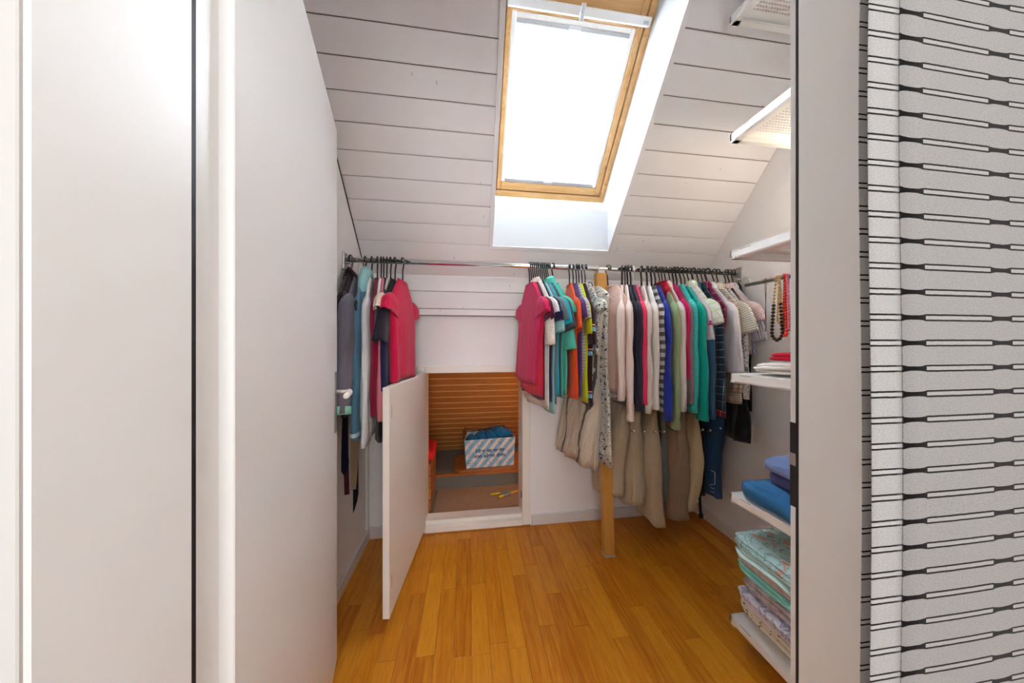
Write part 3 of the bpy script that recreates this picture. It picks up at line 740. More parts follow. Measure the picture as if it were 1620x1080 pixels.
f('white_shirt', '#e2e1e8'); f('olive_check', '#ece8dc', 'check', '#6d6a45', p=.011); f('beige_check', '#cdbba9', 'check', '#7d6658', p=.022); f('marble_print', '#dfdedd', 'print', '#6f7078', p=.01)
f('red_stripe', '#ece3e2', 'vstripe', '#b88a90', '#8c5a60', p=.012); f('blue_stripe', '#cfd4dd', 'vstripe', '#5e6f8f', p=.011); f('black_cloth', '#15141b'); f('dark_maroon', '#4c1c28')
f('grey_marl', '#5f5b69', 'melange', '#8a8795'); f('mint_lining', '#8fdcc8'); f('teal_pale', '#9ccfd2'); f('steel_blue', '#5f8ea6'); f('steel_band', '#b9d8df'); f('thin_white', '#e6e7ea')
f('burgundy', '#8c1238'); f('salmon', '#d9808a'); f('cream_tee', '#ead8c6'); f('navy_tee', '#221f2e'); f('lace_black', '#1b1a22', 'print', '#cfcac4', p=.012); f('leather_look', '#1d1a22', rough=.45)
f('tweed', '#2a1a26', 'plaid', '#1a1018', '#5c3040', p=.03); f('khaki', '#b8a88e', wr=.03); f('khaki_dark', '#a08b72', wr=.03); f('stone_grey', '#7e8583', wr=.03); f('taupe', '#9a836e', wr=.03); f('sand', '#c9b794', wr=.03)
f('jeans', '#1c3654', 'melange', '#2c527a'); f('jeans_dark', '#141a2c'); f('magenta_sport', '#cf0f45'); f('magenta_side', '#b02a5d')

# ---- middle-left bunch of T-shirts
G2 = 'tee shirts on the middle of the rail'
garment('tee_shirt', 'shirt', 'magenta tee shirt, first of the middle bunch, its front fully seen', 'first magenta tee shirt', 838.0, 855, 615, 'magenta_knit', 'short', 497, group=G2, W=.21, skewy=.09, yaw=6.0, T=.013, A=.004)
garment('tee_shirt', 'shirt', 'crimson tee shirt hanging right behind the first magenta one', 'crimson tee shirt', 841.0, 856, 632, 'crimson_knit', 'short', 500, group=G2, skewy=.03, yaw=6.6, T=.008, A=.004)
garment('tee_shirt', 'shirt', 'dark plum tee shirt between the crimson and the cream ones', 'dark plum tee shirt', 844.0, 858, 636, 'plum_knit', 'short', 508, group=G2, skewy=.03, yaw=7.2, T=.008, A=.004)
garment('blouse', 'shirt', 'cream blouse with thin black scribbled print on its hanging sleeve', 'cream scribble blouse', 847.0, 862, 642, 'cream_script', 'elbow', 546, group=G2, collar='shirt', yaw=7.8, T=.008, A=.004, skewy=.03)
garment('tee_shirt', 'shirt', 'plain white long tee shirt next to the cream scribble blouse', 'plain white tee shirt', 850.0, 866, 652, 'white_cotton', 'short', 500, group=G2, skewy=.03, yaw=8.4, T=.008, A=.004)
garment('tee_shirt', 'shirt', 'navy tee shirt squeezed between the white and pale aqua ones', 'navy tee shirt', 853.0, 869, 640, 'navy_knit', 'short', 512, group=G2, skewy=.03, yaw=9.0, T=.008, A=.004)
garment('tee_shirt', 'shirt', 'pale aqua tee shirt with a drooping sleeve, longest of the middle bunch', 'pale aqua tee shirt', 856.0, 876, 656, 'aqua_knit', 'short', 527, group=G2, sang=18, yaw=9.6, T=.008, A=.004, skewy=.03)
garment('tee_shirt', 'shirt', 'blue-grey melange tee shirt right of the pale aqua one', 'blue-grey tee shirt', 859.0, 882, 641, 'grey_knit', 'short', 512, group=G2, skewy=.03, yaw=10.2, T=.008, A=.004)
garment('tee_shirt', 'shirt', 'bright cyan tee shirt with a wide sleeve', 'bright cyan tee shirt', 862.0, 888, 632, 'cyan_knit', 'short', 518, group=G2, skewy=.03, yaw=10.8, T=.008, A=.004)
garment('tee_shirt', 'shirt', 'dark slate tee shirt behind the mint polo', 'dark slate tee shirt', 865.0, 892, 628, 'slate_knit', 'short', 524, group=G2, skewy=.03, yaw=11.4, T=.008, A=.004)
garment('polo_shirt', 'shirt', 'mint polo shirt with collar and short cuffed sleeve', 'mint polo shirt', 868.0, 897, 630, 'mint_knit', 'short', 500, group=G2, collar='shirt', cuffmat='mint_knit', zoff=.006, yaw=12.0, T=.008, A=.004, skewy=.03)
garment('sweater', 'shirt', 'mint top with elbow sleeve hanging lowest beside the orange tee', 'mint elbow-sleeve top', 875, 901, 628, 'mint_knit', 'elbow', 553, group=G2, skewy=.025)
garment('tee_shirt', 'shirt', 'orange tee shirt with its round neckline in view', 'orange tee shirt', 901, 912, 634, 'orange_knit', 'short', 525, group=G2, W=.205, T=.018)
garment('tee_shirt', 'shirt', 'purple tee shirt right of the orange one', 'purple tee shirt', 907, 921, 628, 'purple_knit', 'short', 508, group=G2, skewy=.025)
garment('tee_shirt', 'shirt', 'grey heather top with fine white ripples beside the purple tee', 'grey rippled top', 912, 927, 636, 'heather_knit', 'short', 510, group=G2, skewy=.025)
garment('tee_shirt', 'shirt', 'lime green tee shirt between the grey and brown ones', 'lime tee shirt', 916, 930, 640, 'lime_knit', 'short', 530, group=G2, sang=12)
garment('tee_shirt', 'shirt', 'dark brown top with light blue and peach bands on sleeve and hem', 'brown banded top', 921, 937, 645, 'brown_bands', 'elbow', 545, group=G2, sr=(.05, .066), sang=12)
garment('blouse', 'shirt', 'white blouse with blue floral ruffled sleeve in front of the post', 'floral ruffle blouse', 926, 950, 560, 'floral_blouse', 'short', 483, group=G2, sang=30, puff=.012, A=.01, W=.19)
garment('tunic', 'dress', 'long beige linen tunic with dark brush-stroke stripes', 'long beige tunic', 926, 938, 752, 'brush_linen', None, group=G2, W=.15, T=.03, flare=.38, yaw=14, skewy=.09, zoff=-.02, A=.018, kind='wire', sr=(.05, .055), collar='shirt')
garment('scarf', 'scarf', 'narrow white scarf with olive and blue leaf print hanging down the post', 'leaf print scarf', 944, 953, 736, 'leaf_print', None, group=G2, W=.095, T=.012, neck=.02, drop=.05, kind='wire', collar=None, A=.010, yaw=18, skewy=-.03, flare=.0)

# ---- right bunch
G3 = 'sweaters and shirts on the right half of the rail'
garment('camisole', 'shirt', 'blush pink top with open neckline, leftmost of the right bunch', 'blush open-neck top', 962, 970, 628, 'blush_knit', None, group=G3, W=.17, T=.018, cmat='blush_light', kind='slim', yaw=22)
garment('cardigan', 'sweater', 'thin blush cardigan with narrow sleeve ending above the other blush one', 'thin blush cardigan', 984, 982, 600, 'blush_light', 'long', 635, group=G3, kind='thick', buttons=True)
garment('cardigan', 'sweater', 'very pale blush knitted cardigan with the longest blush sleeve', 'pale blush knitted cardigan', 989, 997, 610, 'blush_light', 'long', 666, group=G3, kind='slim', cuffmat='blush_light')
garment('sweater', 'sweater', 'midnight navy sweater behind the pale blush cardigan', 'midnight navy sweater', 993, 1004, 640, 'navy_deep', 'long', 640, group=G3, kind='thick')
garment('sweater', 'sweater', 'dark blue-grey sweater just left of the coral one', 'dark blue-grey sweater', 998, 1012, 630, 'charcoal_navy', 'long', 652, group=G3, kind='thick')
garment('sweater', 'sweater', 'coral pink thin sweater between dark and off-white ones', 'coral sweater', 1002, 1019, 620, 'coral_knit', 'long', 641, group=G3, kind='white')
garment('sweater', 'sweater', 'off-white ribbed sweater right of the coral one', 'off-white ribbed sweater', 1015, 1027, 640, 'offwhite_rib', 'long', 655, group=G3, kind='thick')
garment('sweater', 'sweater', 'white sweater with a wide shoulder beside the striped one', 'white wide-shoulder sweater', 1024, 1038, 630, 'white_knit', 'long', 649, group=G3, kind='thick', T=.018)
garment('sweater', 'sweater', 'grey and white block-striped sweater', 'block-striped sweater', 1031, 1048, 655, 'grey_stripe', 'long', 590, group=G3, kind='thick')
garment('sweater', 'sweater', 'royal blue knitted sweater left of the sage one', 'royal blue sweater', 1037, 1057, 640, 'royal_knit', 'long', 667, group=G3, kind='thick')
garment('tee_shirt', 'shirt', 'red top showing only its collar behind the sage sweater', 'red top', 1044, 1068, 600, 'red_knit', None, group=G3, zoff=.03, W=.15)
garment('sweater', 'sweater', 'sage green melange sweater with ribbed cuff reaching lowest', 'sage green sweater', 1048, 1071, 640, 'sage_knit', 'long', 679, group=G3, T=.018, cuff=.06, cuffmat='sage_knit')
garment('sweater', 'sweater', 'ivory sweater with a white collar right of the sage one', 'ivory sweater', 1053, 1080, 630, 'ivory_knit', 'long', 652, group=G3, collar='shirt', cmat='white_cotton')
garment('sweater', 'sweater', 'raspberry sweater with shoulder in view behind the ivory one', 'raspberry sweater', 1060, 1087, 600, 'raspberry_knit', 'long', 600, group=G3, zoff=.012)
garment('cardigan', 'sweater', 'mauve grey cardigan between raspberry and turquoise', 'mauve grey cardigan', 1066, 1093, 620, 'mauve_knit', 'long', 640, group=G3, kind='thick')
garment('sweater', 'sweater', 'turquoise sweater with fine horizontal ripples', 'rippled turquoise sweater', 1071, 1100, 630, 'turq_rib', 'long', 654, group=G3, zoff=.012, kind='thick')
garment('sweatshirt', 'sweater', 'plain turquoise sweatshirt with deep cuff', 'plain turquoise sweatshirt', 1078, 1113, 640, 'turq_sweat', 'long', 665, group=G3, T=.02, cuff=.06, cuffmat='turq_sweat', kind='thick', sr=(.06, .045))
l = garment('blouse', 'shirt', 'pale lilac short-sleeved shirt with a small purple emblem on the sleeve', 'pale lilac shirt', 1084, 1122, 560, 'lilac_cotton', 'elbow', 538, group=G3, sang=14, sr=(.045, .05))
garment('shirt', 'shirt', 'cream and lemon checked short-sleeved shirt', 'lemon checked shirt', 1090, 1128, 600, 'lemon_check', 'short', 515, group=G3, collar='shirt', sang=24, zoff=.01)
garment('shirt', 'shirt', 'faded blue denim shirt left of the navy plaid one', 'denim shirt', 1097, 1126, 640, 'denim', 'long', 664, group=G3, collar='shirt', kind='thick')
garment('shirt', 'shirt', 'dark navy and teal plaid shirt with rolled cuff', 'navy plaid shirt', 1105, 1140, 640, 'dark_plaid', 'long', 648, group=G3, collar='shirt', sr=(.06, .052), cuffmat='dark_plaid', T=.02)
garment('shirt', 'shirt', 'pink and burgundy plaid shirt behind the navy plaid one', 'pink plaid shirt', 1112, 1149, 662, 'pink_plaid', None, group=G3, collar='shirt', zoff=.004, W=.185)
garment('shirt', 'shirt', 'smooth white long-sleeved shirt right of the plaid shirts', 'smooth white shirt', 1119, 1161, 585, 'white_shirt', 'long', 590, group=G3, collar='shirt', T=.02, sr=(.06, .055), sang=12, kind='thick')
garment('shirt', 'shirt', 'small olive grid checked short-sleeved shirt', 'olive grid shirt', 1130, 1175, 640, 'olive_check', 'short', 528, group=G3, collar='shirt', sang=26)
garment('shirt', 'shirt', 'beige checked long-sleeved shirt hanging behind the edge of the shelf', 'beige checked shirt', 1136, 1169, 600, 'beige_check', 'long', 622, group=G3, collar='shirt', sr=(.055, .04))
garment('blouse', 'shirt', 'white blouse with grey speckle and puffed cuff', 'speckled blouse', 1142, 1179, 610, 'marble_print', 'long', 632, group=G3, sr=(.05, .05), cuff=.05, kind='wire')
garment('shirt', 'shirt', 'white shirt with thin red-brown pinstripes and short sleeve', 'red pinstripe shirt', 1149, 1192, 560, 'red_stripe', 'short', 512, group=G3, collar='shirt', sang=28)
garment('shirt', 'shirt', 'white shirt with blue-grey stripes below the red pinstripe one', 'blue-striped shirt', 1154, 1196, 560, 'blue_stripe', 'elbow', 540, group=G3, collar='shirt', sang=24, sr=(.055, .06))
garment('jacket', 'jacket', 'black long jacket at the right end of the rail', 'black long jacket', 1160, 1192, 652, 'black_cloth', None, group=G3, W=.18, collar='shirt')
# emblem on the lilac sleeve
em = MB()
for k in range(3):
    a = R(90 + 120 * k); c = (0.008 * math.cos(a), 0.008 * math.sin(a)); em.prism([(c[0] + .007 * math.cos(R(60 * j)), c[1] + .007 * math.sin(R(60 * j))) for j in range(6)], -.001, .001, 0)
eo = em.build('emblem', 'raspberry_knit', l); eo.location = (-.021, -.235, -.215)

# ---- left bunch
G1 = 'clothes on the left end of the rail'
def lg(*a, **k): return garment(*a, group=G1, **k)
lg('blouse', 'shirt', 'black top with white lace bits, at the far left behind the door edge', 'black lace top', 545, 532, 640, 'lace_black', None, W=.17, T=.012, kind='thick', A=.012)
lg('jacket', 'jacket', 'shiny black jacket on a thick hanger beside the lace top', 'shiny black jacket', 548, 535, 650, 'leather_look', 'long', 620, T=.016, sT=.016, kind='wire', A=.012, collar='shirt')
lg('blazer', 'jacket', 'dark maroon tweed blazer left of the grey fleece', 'dark tweed blazer', 556, 540, 660, 'tweed', 'long', 640, T=.022, collar='shirt', kind='wire', A=.010, zoff=.02)
g_ = lg('fleece_jacket', 'jacket', 'grey marl fleece jacket with a round black patch on the shoulder', 'grey fleece jacket', 566, 549, 650, 'grey_marl', 'long', 652, T=.024, sr=(.07, .08), sT=.038, cuffmat='mint_lining', kind='wire', sang=15, bend=.2)
pa = MB().tube([(.0, 0, 0), (.004, 0, 0)], .024, 24); pa = pa.build('shoulder_patch', 'black_cloth', g_); pa.location = (.040, -.215, -.150)
lg('hooded_jacket', 'jacket', 'steel blue hooded jacket with pale stripe on the sleeve', 'steel blue hooded jacket', 578, 563, 690, 'steel_blue', 'long', 697, T=.02, sr=(.05, .045), kind='slim', collar=None)
lg('shirt', 'shirt', 'thin white long shirt hanging lower than its neighbours', 'thin white shirt', 588, 578, 700, 'thin_white', 'long', 705, T=.018, sr=(.05, .078), kind='slim', A=.012)
lg('sweater', 'sweater', 'burgundy sweater right of the thin white shirt', 'burgundy sweater', 597, 592, 640, 'burgundy', 'long', 660, kind='slim')
lg('tee_shirt', 'shirt', 'white tee shirt between burgundy sweater and salmon top', 'narrow white tee shirt', 603, 597, 560, 'white_cotton', 'short', 480, kind='slim', sang=10)
lg('sweater', 'sweater', 'salmon pink thin sweater behind the cream tee', 'salmon sweater', 607, 602, 650, 'salmon', 'long', 668, kind='slim', sr=(.04, .03))
lg('sweater', 'sweater', 'dark blue thin sweater behind the cream tee', 'dark blue sweater', 612, 607, 640, 'navy_knit', 'long', 620, kind='slim')
lg('tee_shirt', 'shirt', 'cream tee shirt with a wide sleeve left of the magenta one', 'cream tee shirt', 618, 608, 640, 'cream_tee', 'short', 494, kind='slim', yaw=2, sang=34, sr=(.065, .095), sT=.03)
lg('tee_shirt', 'shirt', 'black tee shirt with sleeve hanging below the magenta sleeve', 'black tee shirt', 625, 616, 610, 'navy_tee', 'elbow', 543, kind='slim', yaw=-2, sang=24, sr=(.065, .09), sT=.032)
mg = lg('sports_shirt', 'shirt', 'magenta sports shirt above the open hatch door', 'magenta sports shirt', 637, 622, 606, 'magenta_sport', 'short', 496, yaw=-5, W=.205, T=.034, kind='slim', sang=34, A=.010, sr=(.07, .092), sT=.035, skewy=.02)
MB().box(.017, .021, -.012, .012, -.006, .006, .002).build('sleeve_tag', 'black_plastic', mg).location = (.002, -.235, -.17)

# hood roll of the steel blue jacket
def blob_path(pts, r, mat, parent, name, flat=1.0, loc=None):
    pth = smooth_path(pts, 5); n = len(pth); rs = [r * (0.55 + .45 * math.sin(PI * (.12 + .76 * i / (n - 1)))) * (1 + .12 * noise.noise(Vector((i * .6, r * 30, 0)))) for i in range(n)]
    mb = MB().tube(pth, rs, 14, flat=flat); mb.uv = [(p[1], p[2]) for p in mb.v]; o = mb.build(name, mat, parent, smooth=True)
    if loc is not None: o.location = loc
    return o
hd = [o for o in bpy.data.objects if o.name.startswith('hooded_jacket')][0]
blob_path([(0, .09, -.04), (.01, .05, .02), (.012, -.01, .035), (.012, -.07, .01), (.01, -.10, -.05), (.008, -.09, -.11)], .034, 'teal_pale', hd, 'hood', .7)
blob_path([(.01, .02, -.02), (.014, -.05, -.05), (.012, -.11, -.10), (.01, -.13, -.16)], .026, 'steel_blue', hd, 'hood_lining', .7)
sb = [c for c in hd.children if c.name.startswith('sleeve')][0]
# pale sleeve band
mb = MB(); rows = []; uvs = []
Lz = hd.location.z - z_of(692, -.6, 1.42)
for z in (0, .018): rows.append([(.0195 * math.sin(2 * PI * j / 20), .051 * math.cos(2 * PI * j / 20), z) for j in range(20)]); uvs.append([(j * .01, z) for j in range(20)])
mb.rings(rows, uvs); mb.build('sleeve_band', 'steel_band', hd, smooth=True, loc=(0, -.198, -Lz))

# ---- belts and ties hanging below the left bunch
def strap(name, cat, label, pts, w, mat, buckle=False, thick=.002, group='belts and ties hanging by the left wall'):
    root = empty(name, pts[0], label, cat, group); P = [Vector(p) - Vector(pts[0]) for p in smooth_path(pts, 6)]
    mb = MB(); rows = []; n = len(P)
    for i, p in enumerate(P):
        ww = w if not isinstance(w, tuple) else w[0] + (w[1] - w[0]) * i / (n - 1)
        if name == 'tie' and i >= n - 3: ww *= (.75, .4, .05)[i - n + 3]
        sx = Vector((.94, .35, 0)) * ww / 2; nn = Vector((.35, -.94, 0)) * thick / 2
        rows.append([tuple(p + sx + nn), tuple(p - sx + nn), tuple(p - sx - nn), tuple(p + sx - nn)])
    mb.rings(rows, [[(j * .01, i * .02) for j in range(4)] for i in range(n)], capA=True, capB=True); mb.build('strap', mat, root)
    if buckle: MB().tube([P[0] + Vector((0, -.02, 0)), P[0] + Vector((0, .02, 0)), P[0] + Vector((0, .02, .03)), P[0] + Vector((0, -.02, .03)), P[0] + Vector((0, -.02, 0))], .003, 6).build('buckle', 'steel', root)
    return root
def wp(u, v, y): p = at_y(u, v, y); return (p.x, p.y, p.z)
strap('belt', 'belt', 'black belt hanging closest to the door edge', [wp(536, 470, 1.60), wp(537, 560, 1.60), wp(535, 700, 1.6), wp(534, 790, 1.60)], .03, 'black_cloth')
strap('tie', 'tie', 'midnight blue tie curving left of the brown belt', [wp(541, 470, 1.62), wp(539, 600, 1.62), wp(541, 700, 1.6), wp(545, 752, 1.60)], (.045, .05), 'navy_deep')
strap('belt', 'belt', 'brown leather belt with pointed end', [wp(549, 470, 1.63), wp(548, 600, 1.63), wp(547, 700, 1.63), wp(549, 782, 1.63)], .022, 'dark_maroon')
strap('tie', 'tie', 'black tie with pointed end hanging lowest', [wp(562, 520, 1.75), wp(560, 650, 1.75), wp(558, 740, 1.75), wp(558, 812, 1.75)], (.04, .06), 'black_cloth')
strap('cloth_bag', 'bag', 'grey-brown cloth bag hanging flat against the left wall', [wp(558, 500, 1.72), wp(558, 620, 1.72), wp(556, 700, 1.72), wp(553, 775, 1.72)], (.10, .06), 'khaki_dark', thick=.008)
lgd = lg('skirt', 'skirt', 'black skirt hem showing below the burgundy sweater', 'black skirt', 600, 600, 703, 'black_cloth', None, W=.12, T=.016, hang=True, collar=None, kind='wire')

# ------------------------------------------------------------------ trousers on the low pull-out rack
rack = empty('trouser_rack', (1.15, 2.0, .83), 'steel trouser rack with arms sticking out of the knee wall', 'rack')
MB().box(-.36, .40, -.035, -.0, -.02, .005, .003).build('rack_rail', 'white_metal', rack)
tips = [(1003, 683), (1020, 684), (1037, 684), (1051, 684), (1067, 680), (1112, 681), (1124, 682), (1140, 679)]
armx = []
for i, (u, v) in enumerate(tips):
    p = at_y(u, v, 1.56); armx.append(p.x)
    pth = [(p.x - 1.15, -.02, 0), (p.x - 1.15, -.40, p.z - .83 - .002), (p.x - 1.15, -.435, p.z - .83 - .002), (p.x - 1.15, -.44, p.z - .83 + .006)]
    a_ = MB().tube(pth, .0032, 8).build('arm', 'chrome', rack, smooth=True)
    MB().sphere(pth[-1], .006, 8, 5).build('tip', 'white_plastic', a_, smooth=True)
GT = 'trousers over the low rack'
def trousers(label, x, y0, y1, ztop, zb0, zb1, T, mat, sd, A=.014, lean=0, cuff=None, name='trousers', xb=0.0):
    """cloth folded over an arm: y0 near edge, y1 far edge, bottom zb0 at near side and zb1 at far side"""
    root = empty(name, (x, (y0 + y1) / 2, ztop), label, 'trousers', GT); yc = (y0 + y1) / 2; hw0 = (y1 - y0) / 2
    rows = []; uvs = []; n = 20; N = 34
    for k in range(n + 3):
        q = min(1, k / n); sh = 0 if k <= n else .003; r = []; u = []
        for j in range(N):
            th = 2 * PI * j / N; c, s_ = math.cos(th), math.sin(th)
            hw = hw0 * (1 + .07 * math.sin(q * 5 + sd)) * (1 - .10 * q); y = (hw - sh) * math.copysign(abs(c) ** .7, c)
            zb = zb0 + (zb1 - zb0) * (y / hw0 * .5 + .5); tt = T * (.3 + .7 * min(1, q * 4) ** .5) - sh
            x_ = tt * math.copysign(abs(s_) ** .7, s_) + fold_x(y, q, A * .8 * min(1, q * 3), sd, 1.25) + lean * q
            x_ += xb * q * q; x_ += T * .55 * min(1, q * 3) * abs(math.sin(y * 30 + sd * 2 + q * 1.7 * math.sin(sd * 3))) ** .6 * (1 if s_ > 0 else -1) - T * .2
            z = (zb - ztop) * q + .010 * math.sqrt(max(0, 1 - abs(c) ** 2)) * (1 if q < .02 else 0)
            z += .012 * q * q * math.sin(y * 34 + sd * 4)
            y += .018 * noise.noise(Vector((q * 4, sd * 7, c))) * q
            if k == n + 2: z += .03
            r.append((x_, y, z)); u.append((y + s_ * T + sd, q * .5))
        rows.append(r); uvs.append(u)
    mb = MB(); mb.rings(rows, uvs, capA=True); o = mb.build('leg_fabric', mat, root, smooth=True)
    # side seam
    path = [Vector(rows[i][N // 2]) + Vector((0, -.001, 0)) for i in range(1, n + 1)]
    MB().tube(path, .0018, 5).build('seam', mat, root, smooth=True)
    return root
zt = .835
trousers('light khaki trousers on the low rack, leftmost, part hidden by the post', armx[0] - .02, 1.60, 1.93, zt + .01, .36, .24, .035, 'khaki', 1.1, lean=-.02)
trousers('wide khaki trousers with a deep crease, second on the low rack', armx[1] - .01, 1.585, 1.93, zt, .31, .22, .035, 'khaki', 2.3, A=.02)
trousers('dark khaki trousers glimpsed behind the wide khaki ones', armx[1] + .035, 1.66, 1.93, zt, .50, .40, .012, 'khaki_dark', 1.9, A=.01)
trousers('long khaki trousers whose hem hangs lowest, near the floor', armx[2] + .02, 1.57, 1.93, zt, .17, .25, .032, 'khaki', 3.1, A=.016, xb=.03)
trousers('blue-grey trousers right of the longest khaki pair', armx[4] - .005, 1.62, 1.93, zt, .28, .22, .022, 'stone_grey', 4.4)
trousers('taupe rolled corduroy trousers in the middle of the low rack', armx[4] + .075, 1.57, 1.93, zt, .20, .18, .04, 'taupe', .7, A=.022)
sc_ = trousers('sand cargo trousers with a pocket, beside the taupe pair', armx[5] - .012, 1.575, 1.93, zt - .02, .24, .30, .028, 'sand', 5.3, A=.02)
MB().box(.022, .034, -.12, -.04, -.33, -.21, .006).build('pocket', 'sand', sc_)
trousers('black trousers between the sand pair and the jeans', armx[6] - .012, 1.60, 1.93, zt, .32, .30, .026, 'black_cloth', 2.9)
jn = trousers('dark blue jeans with white-stitched back pocket, rightmost on the low rack', armx[7] + .015, 1.56, 1.93, zt - .01, .30, .36, .03, 'jeans', 1.6, A=.010, name='jeans')
pk = MB(); 
pp = [(0, 0), (.075, .004), (.08, -.07), (.04, -.088), (.002, -.068), (0, 0)]
rowp = [Vector((-.041, -.175 + a, -.36 + b)) for a, b in pp]
pk.tube(rowp, .0016, 5); po = pk.build('pocket_stitching', 'white_cotton', jn)
st = MB().tube([(-.040, -.17, -.455), (-.036, -.02, -.485)], .0013, 5); st.tube([(-.040, -.17, -.478), (-.036, -.02, -.508)], .0013, 5); st.build('hem_stitching', 'white_cotton', jn)
sk = garment('skirt', 'skirt', 'black skirt with pointed corner hanging below the shirts at the right', 'black pointed skirt', 1150, 1176, 698, 'black_cloth', None, W=.19, T=.03, group=G3, flare=.35, kind='wire', collar=None, A=.02)
strap('strap_with_buckle', 'strap', 'black webbing strap with clip buckle dangling by the right wall', [wp(1107, 760, 1.80), wp(1107, 785, 1.80), wp(1108, 806, 1.80), wp(1109, 812, 1.80)], .028, 'black_cloth', group='dangling straps')
bk = MB().box(-.012, .012, -.008, .008, -.03, 0, .003); b_ = bk.build('buckle', 'black_plastic', bpy.data.objects['strap_with_buckle']); b_.location = Vector(wp(1109, 812, 1.80)) - Vector(wp(1107, 760, 1.80))

# ------------------------------------------------------------------ shelves on the right
SX0, SX1, SY0, SY1 = 1.036, 1.60, YF + .01, 1.095
tops = [(2.505, 'topmost perforated white shelf close under the sloping ceiling'), (2.035, 'second perforated white shelf from the top, holes seen from below'), (1.570, 'third white shelf, empty, just above the necklace rod'),
        (1.083, 'white shelf with the folded red cloth'), (.608, 'white shelf with the blue cushions'), (.122, 'lowest white shelf with the tall pile of bed linen')]
def perf_mesh():
    mb = MB(); p = .0125; r = .0036; x0, x1, y0, y1 = .035, .53, .03, .60; nx = int((x1 - x0) / p); ny = int((y1 - y0) / p)
    idx = {}
    def V(x, y, z=0):
        k = (round(x, 5), round(y, 5), z)
        if k not in idx: idx[k] = len(mb.v); mb.v.append((x, y, z)); mb.uv.append((0, 0))
        return idx[k]
    for i in range(nx):
        for j in range(ny):
            cx, cy = x0 + (i + .5) * p, y0 + (j + .5) * p; h = p / 2
            sq = [V(cx + h * a, cy + h * b) for a, b in ((1, 0), (1, 1), (0, 1), (-1, 1), (-1, 0), (-1, -1), (0, -1), (1, -1))]
            oc = [V(cx + r * math.cos(R(45 * k)), cy + r * math.sin(R(45 * k))) for k in range(8)]
            for k in range(8): mb.f.append((sq[k], sq[(k + 1) % 8], oc[(k + 1) % 8], oc[k]))
    X0, X1, Y0, Y1 = x0, x0 + nx * p, y0, y0 + ny * p; W_, L_ = SX1 - SX0, SY1 - SY0
    for a in ((.004, X0, .004, L_ - .004), (X1, W_ - .002, .004, L_ - .004), (X0, X1, .004, Y0), (X0, X1, Y1, L_ - .004)):
        mb.add([(a[0], a[2], 0), (a[1], a[2], 0), (a[1], a[3], 0), (a[0], a[3], 0)], [(0, 1, 2, 3)])
    return mb
perf_me = None; W_, L_ = SX1 - SX0, SY1 - SY0
for zt_, lab in tops:
    root = empty('shelf', (SX0, SY0, zt_), lab, 'shelf', 'white perforated shelves')
    if zt_ < 1.2:
        o = MB().box(.005, W_ - .002, .004, L_ - .004, -.003, .003).build('top_sheet', 'white_metal', root)
    elif perf_me is None:
        o = perf_mesh().build('perforated_sheet', 'white_metal', root); perf_me = o.data
    else:
        o = bpy.data.objects.new('perforated_sheet', perf_me); COL.objects.link(o); o.parent = root
    o.location = (0, 0, -.003)
    fr_ = MB().prism([(0, 0), (.006, .0), (.006, -.026), (.030, -.028), (.030, -.034), (.004, -.034), (0, -.028)], 0, L_, 1); fr_.build('front_lip', 'white_metal', root)
    MB().prism([(L_, 0), (L_ - .006, 0), (L_ - .006, -.026), (L_ - .022, -.028), (L_ - .022, -.034), (L_ - .003, -.034), (L_, -.028)], 0, W_, 0).build('end_lip', 'white_metal', root)
    MB().prism([(0, 0), (.006, 0), (.006, -.034), (0, -.034)], 0, W_, 0).build('end_lip', 'white_metal', root)
    MB().box(W_ - .02, W_, 0, L_, -.034, -.004).build('wall_rail', 'white_metal', root)
    sl_ = MB()
    for yy in (.12, L_ - .09): sl_.box(-.0006, .0006, yy, yy + .045, -.0045, -.0035); 
    sl_.build('slot', 'black_plastic', root)

# rod with necklaces
NR = empty('necklace_rod', (1.35, .9, 1.486), 'thin steel rod under the third shelf carrying necklaces', 'rod')
MB().tube([(0, YF - .9 + .004, 0), (0, 1.335 - .9, 0)], .0095, 14).build('rod', 'steel', NR, smooth=True)
MB().tube(smooth_path([(-.02, 1.335 - .9 + .03, .035), (.0, 1.335 - .9 + .02, .034), (0, 1.335 - .9 - .015, .032), (0, 1.335 - .9 - .018, -.012)], 5), .0015, 6).build('wire_hook', 'steel', NR)
for yy in (YF + .08, 1.0): MB().box(-.012, .012, yy - .9 - .006, yy - .9 + .006, -.012, .052, .002).build('bracket', 'white_metal', NR)
f('bead_gold', '#d3b06a', rough=.35); f('bead_brown', '#4b3a30', rough=.35); f('bead_red', '#e03a22', rough=.3); f('bead_pink', '#e78fa6', rough=.3); f('bead_silver', '#c9ccd0', rough=.3); f('cord_brown', '#6b4a3a')
def rod_y(u):   # y on the rod for picture column u
    r = ray(u, 440); return 1.35 / r.x * r.y
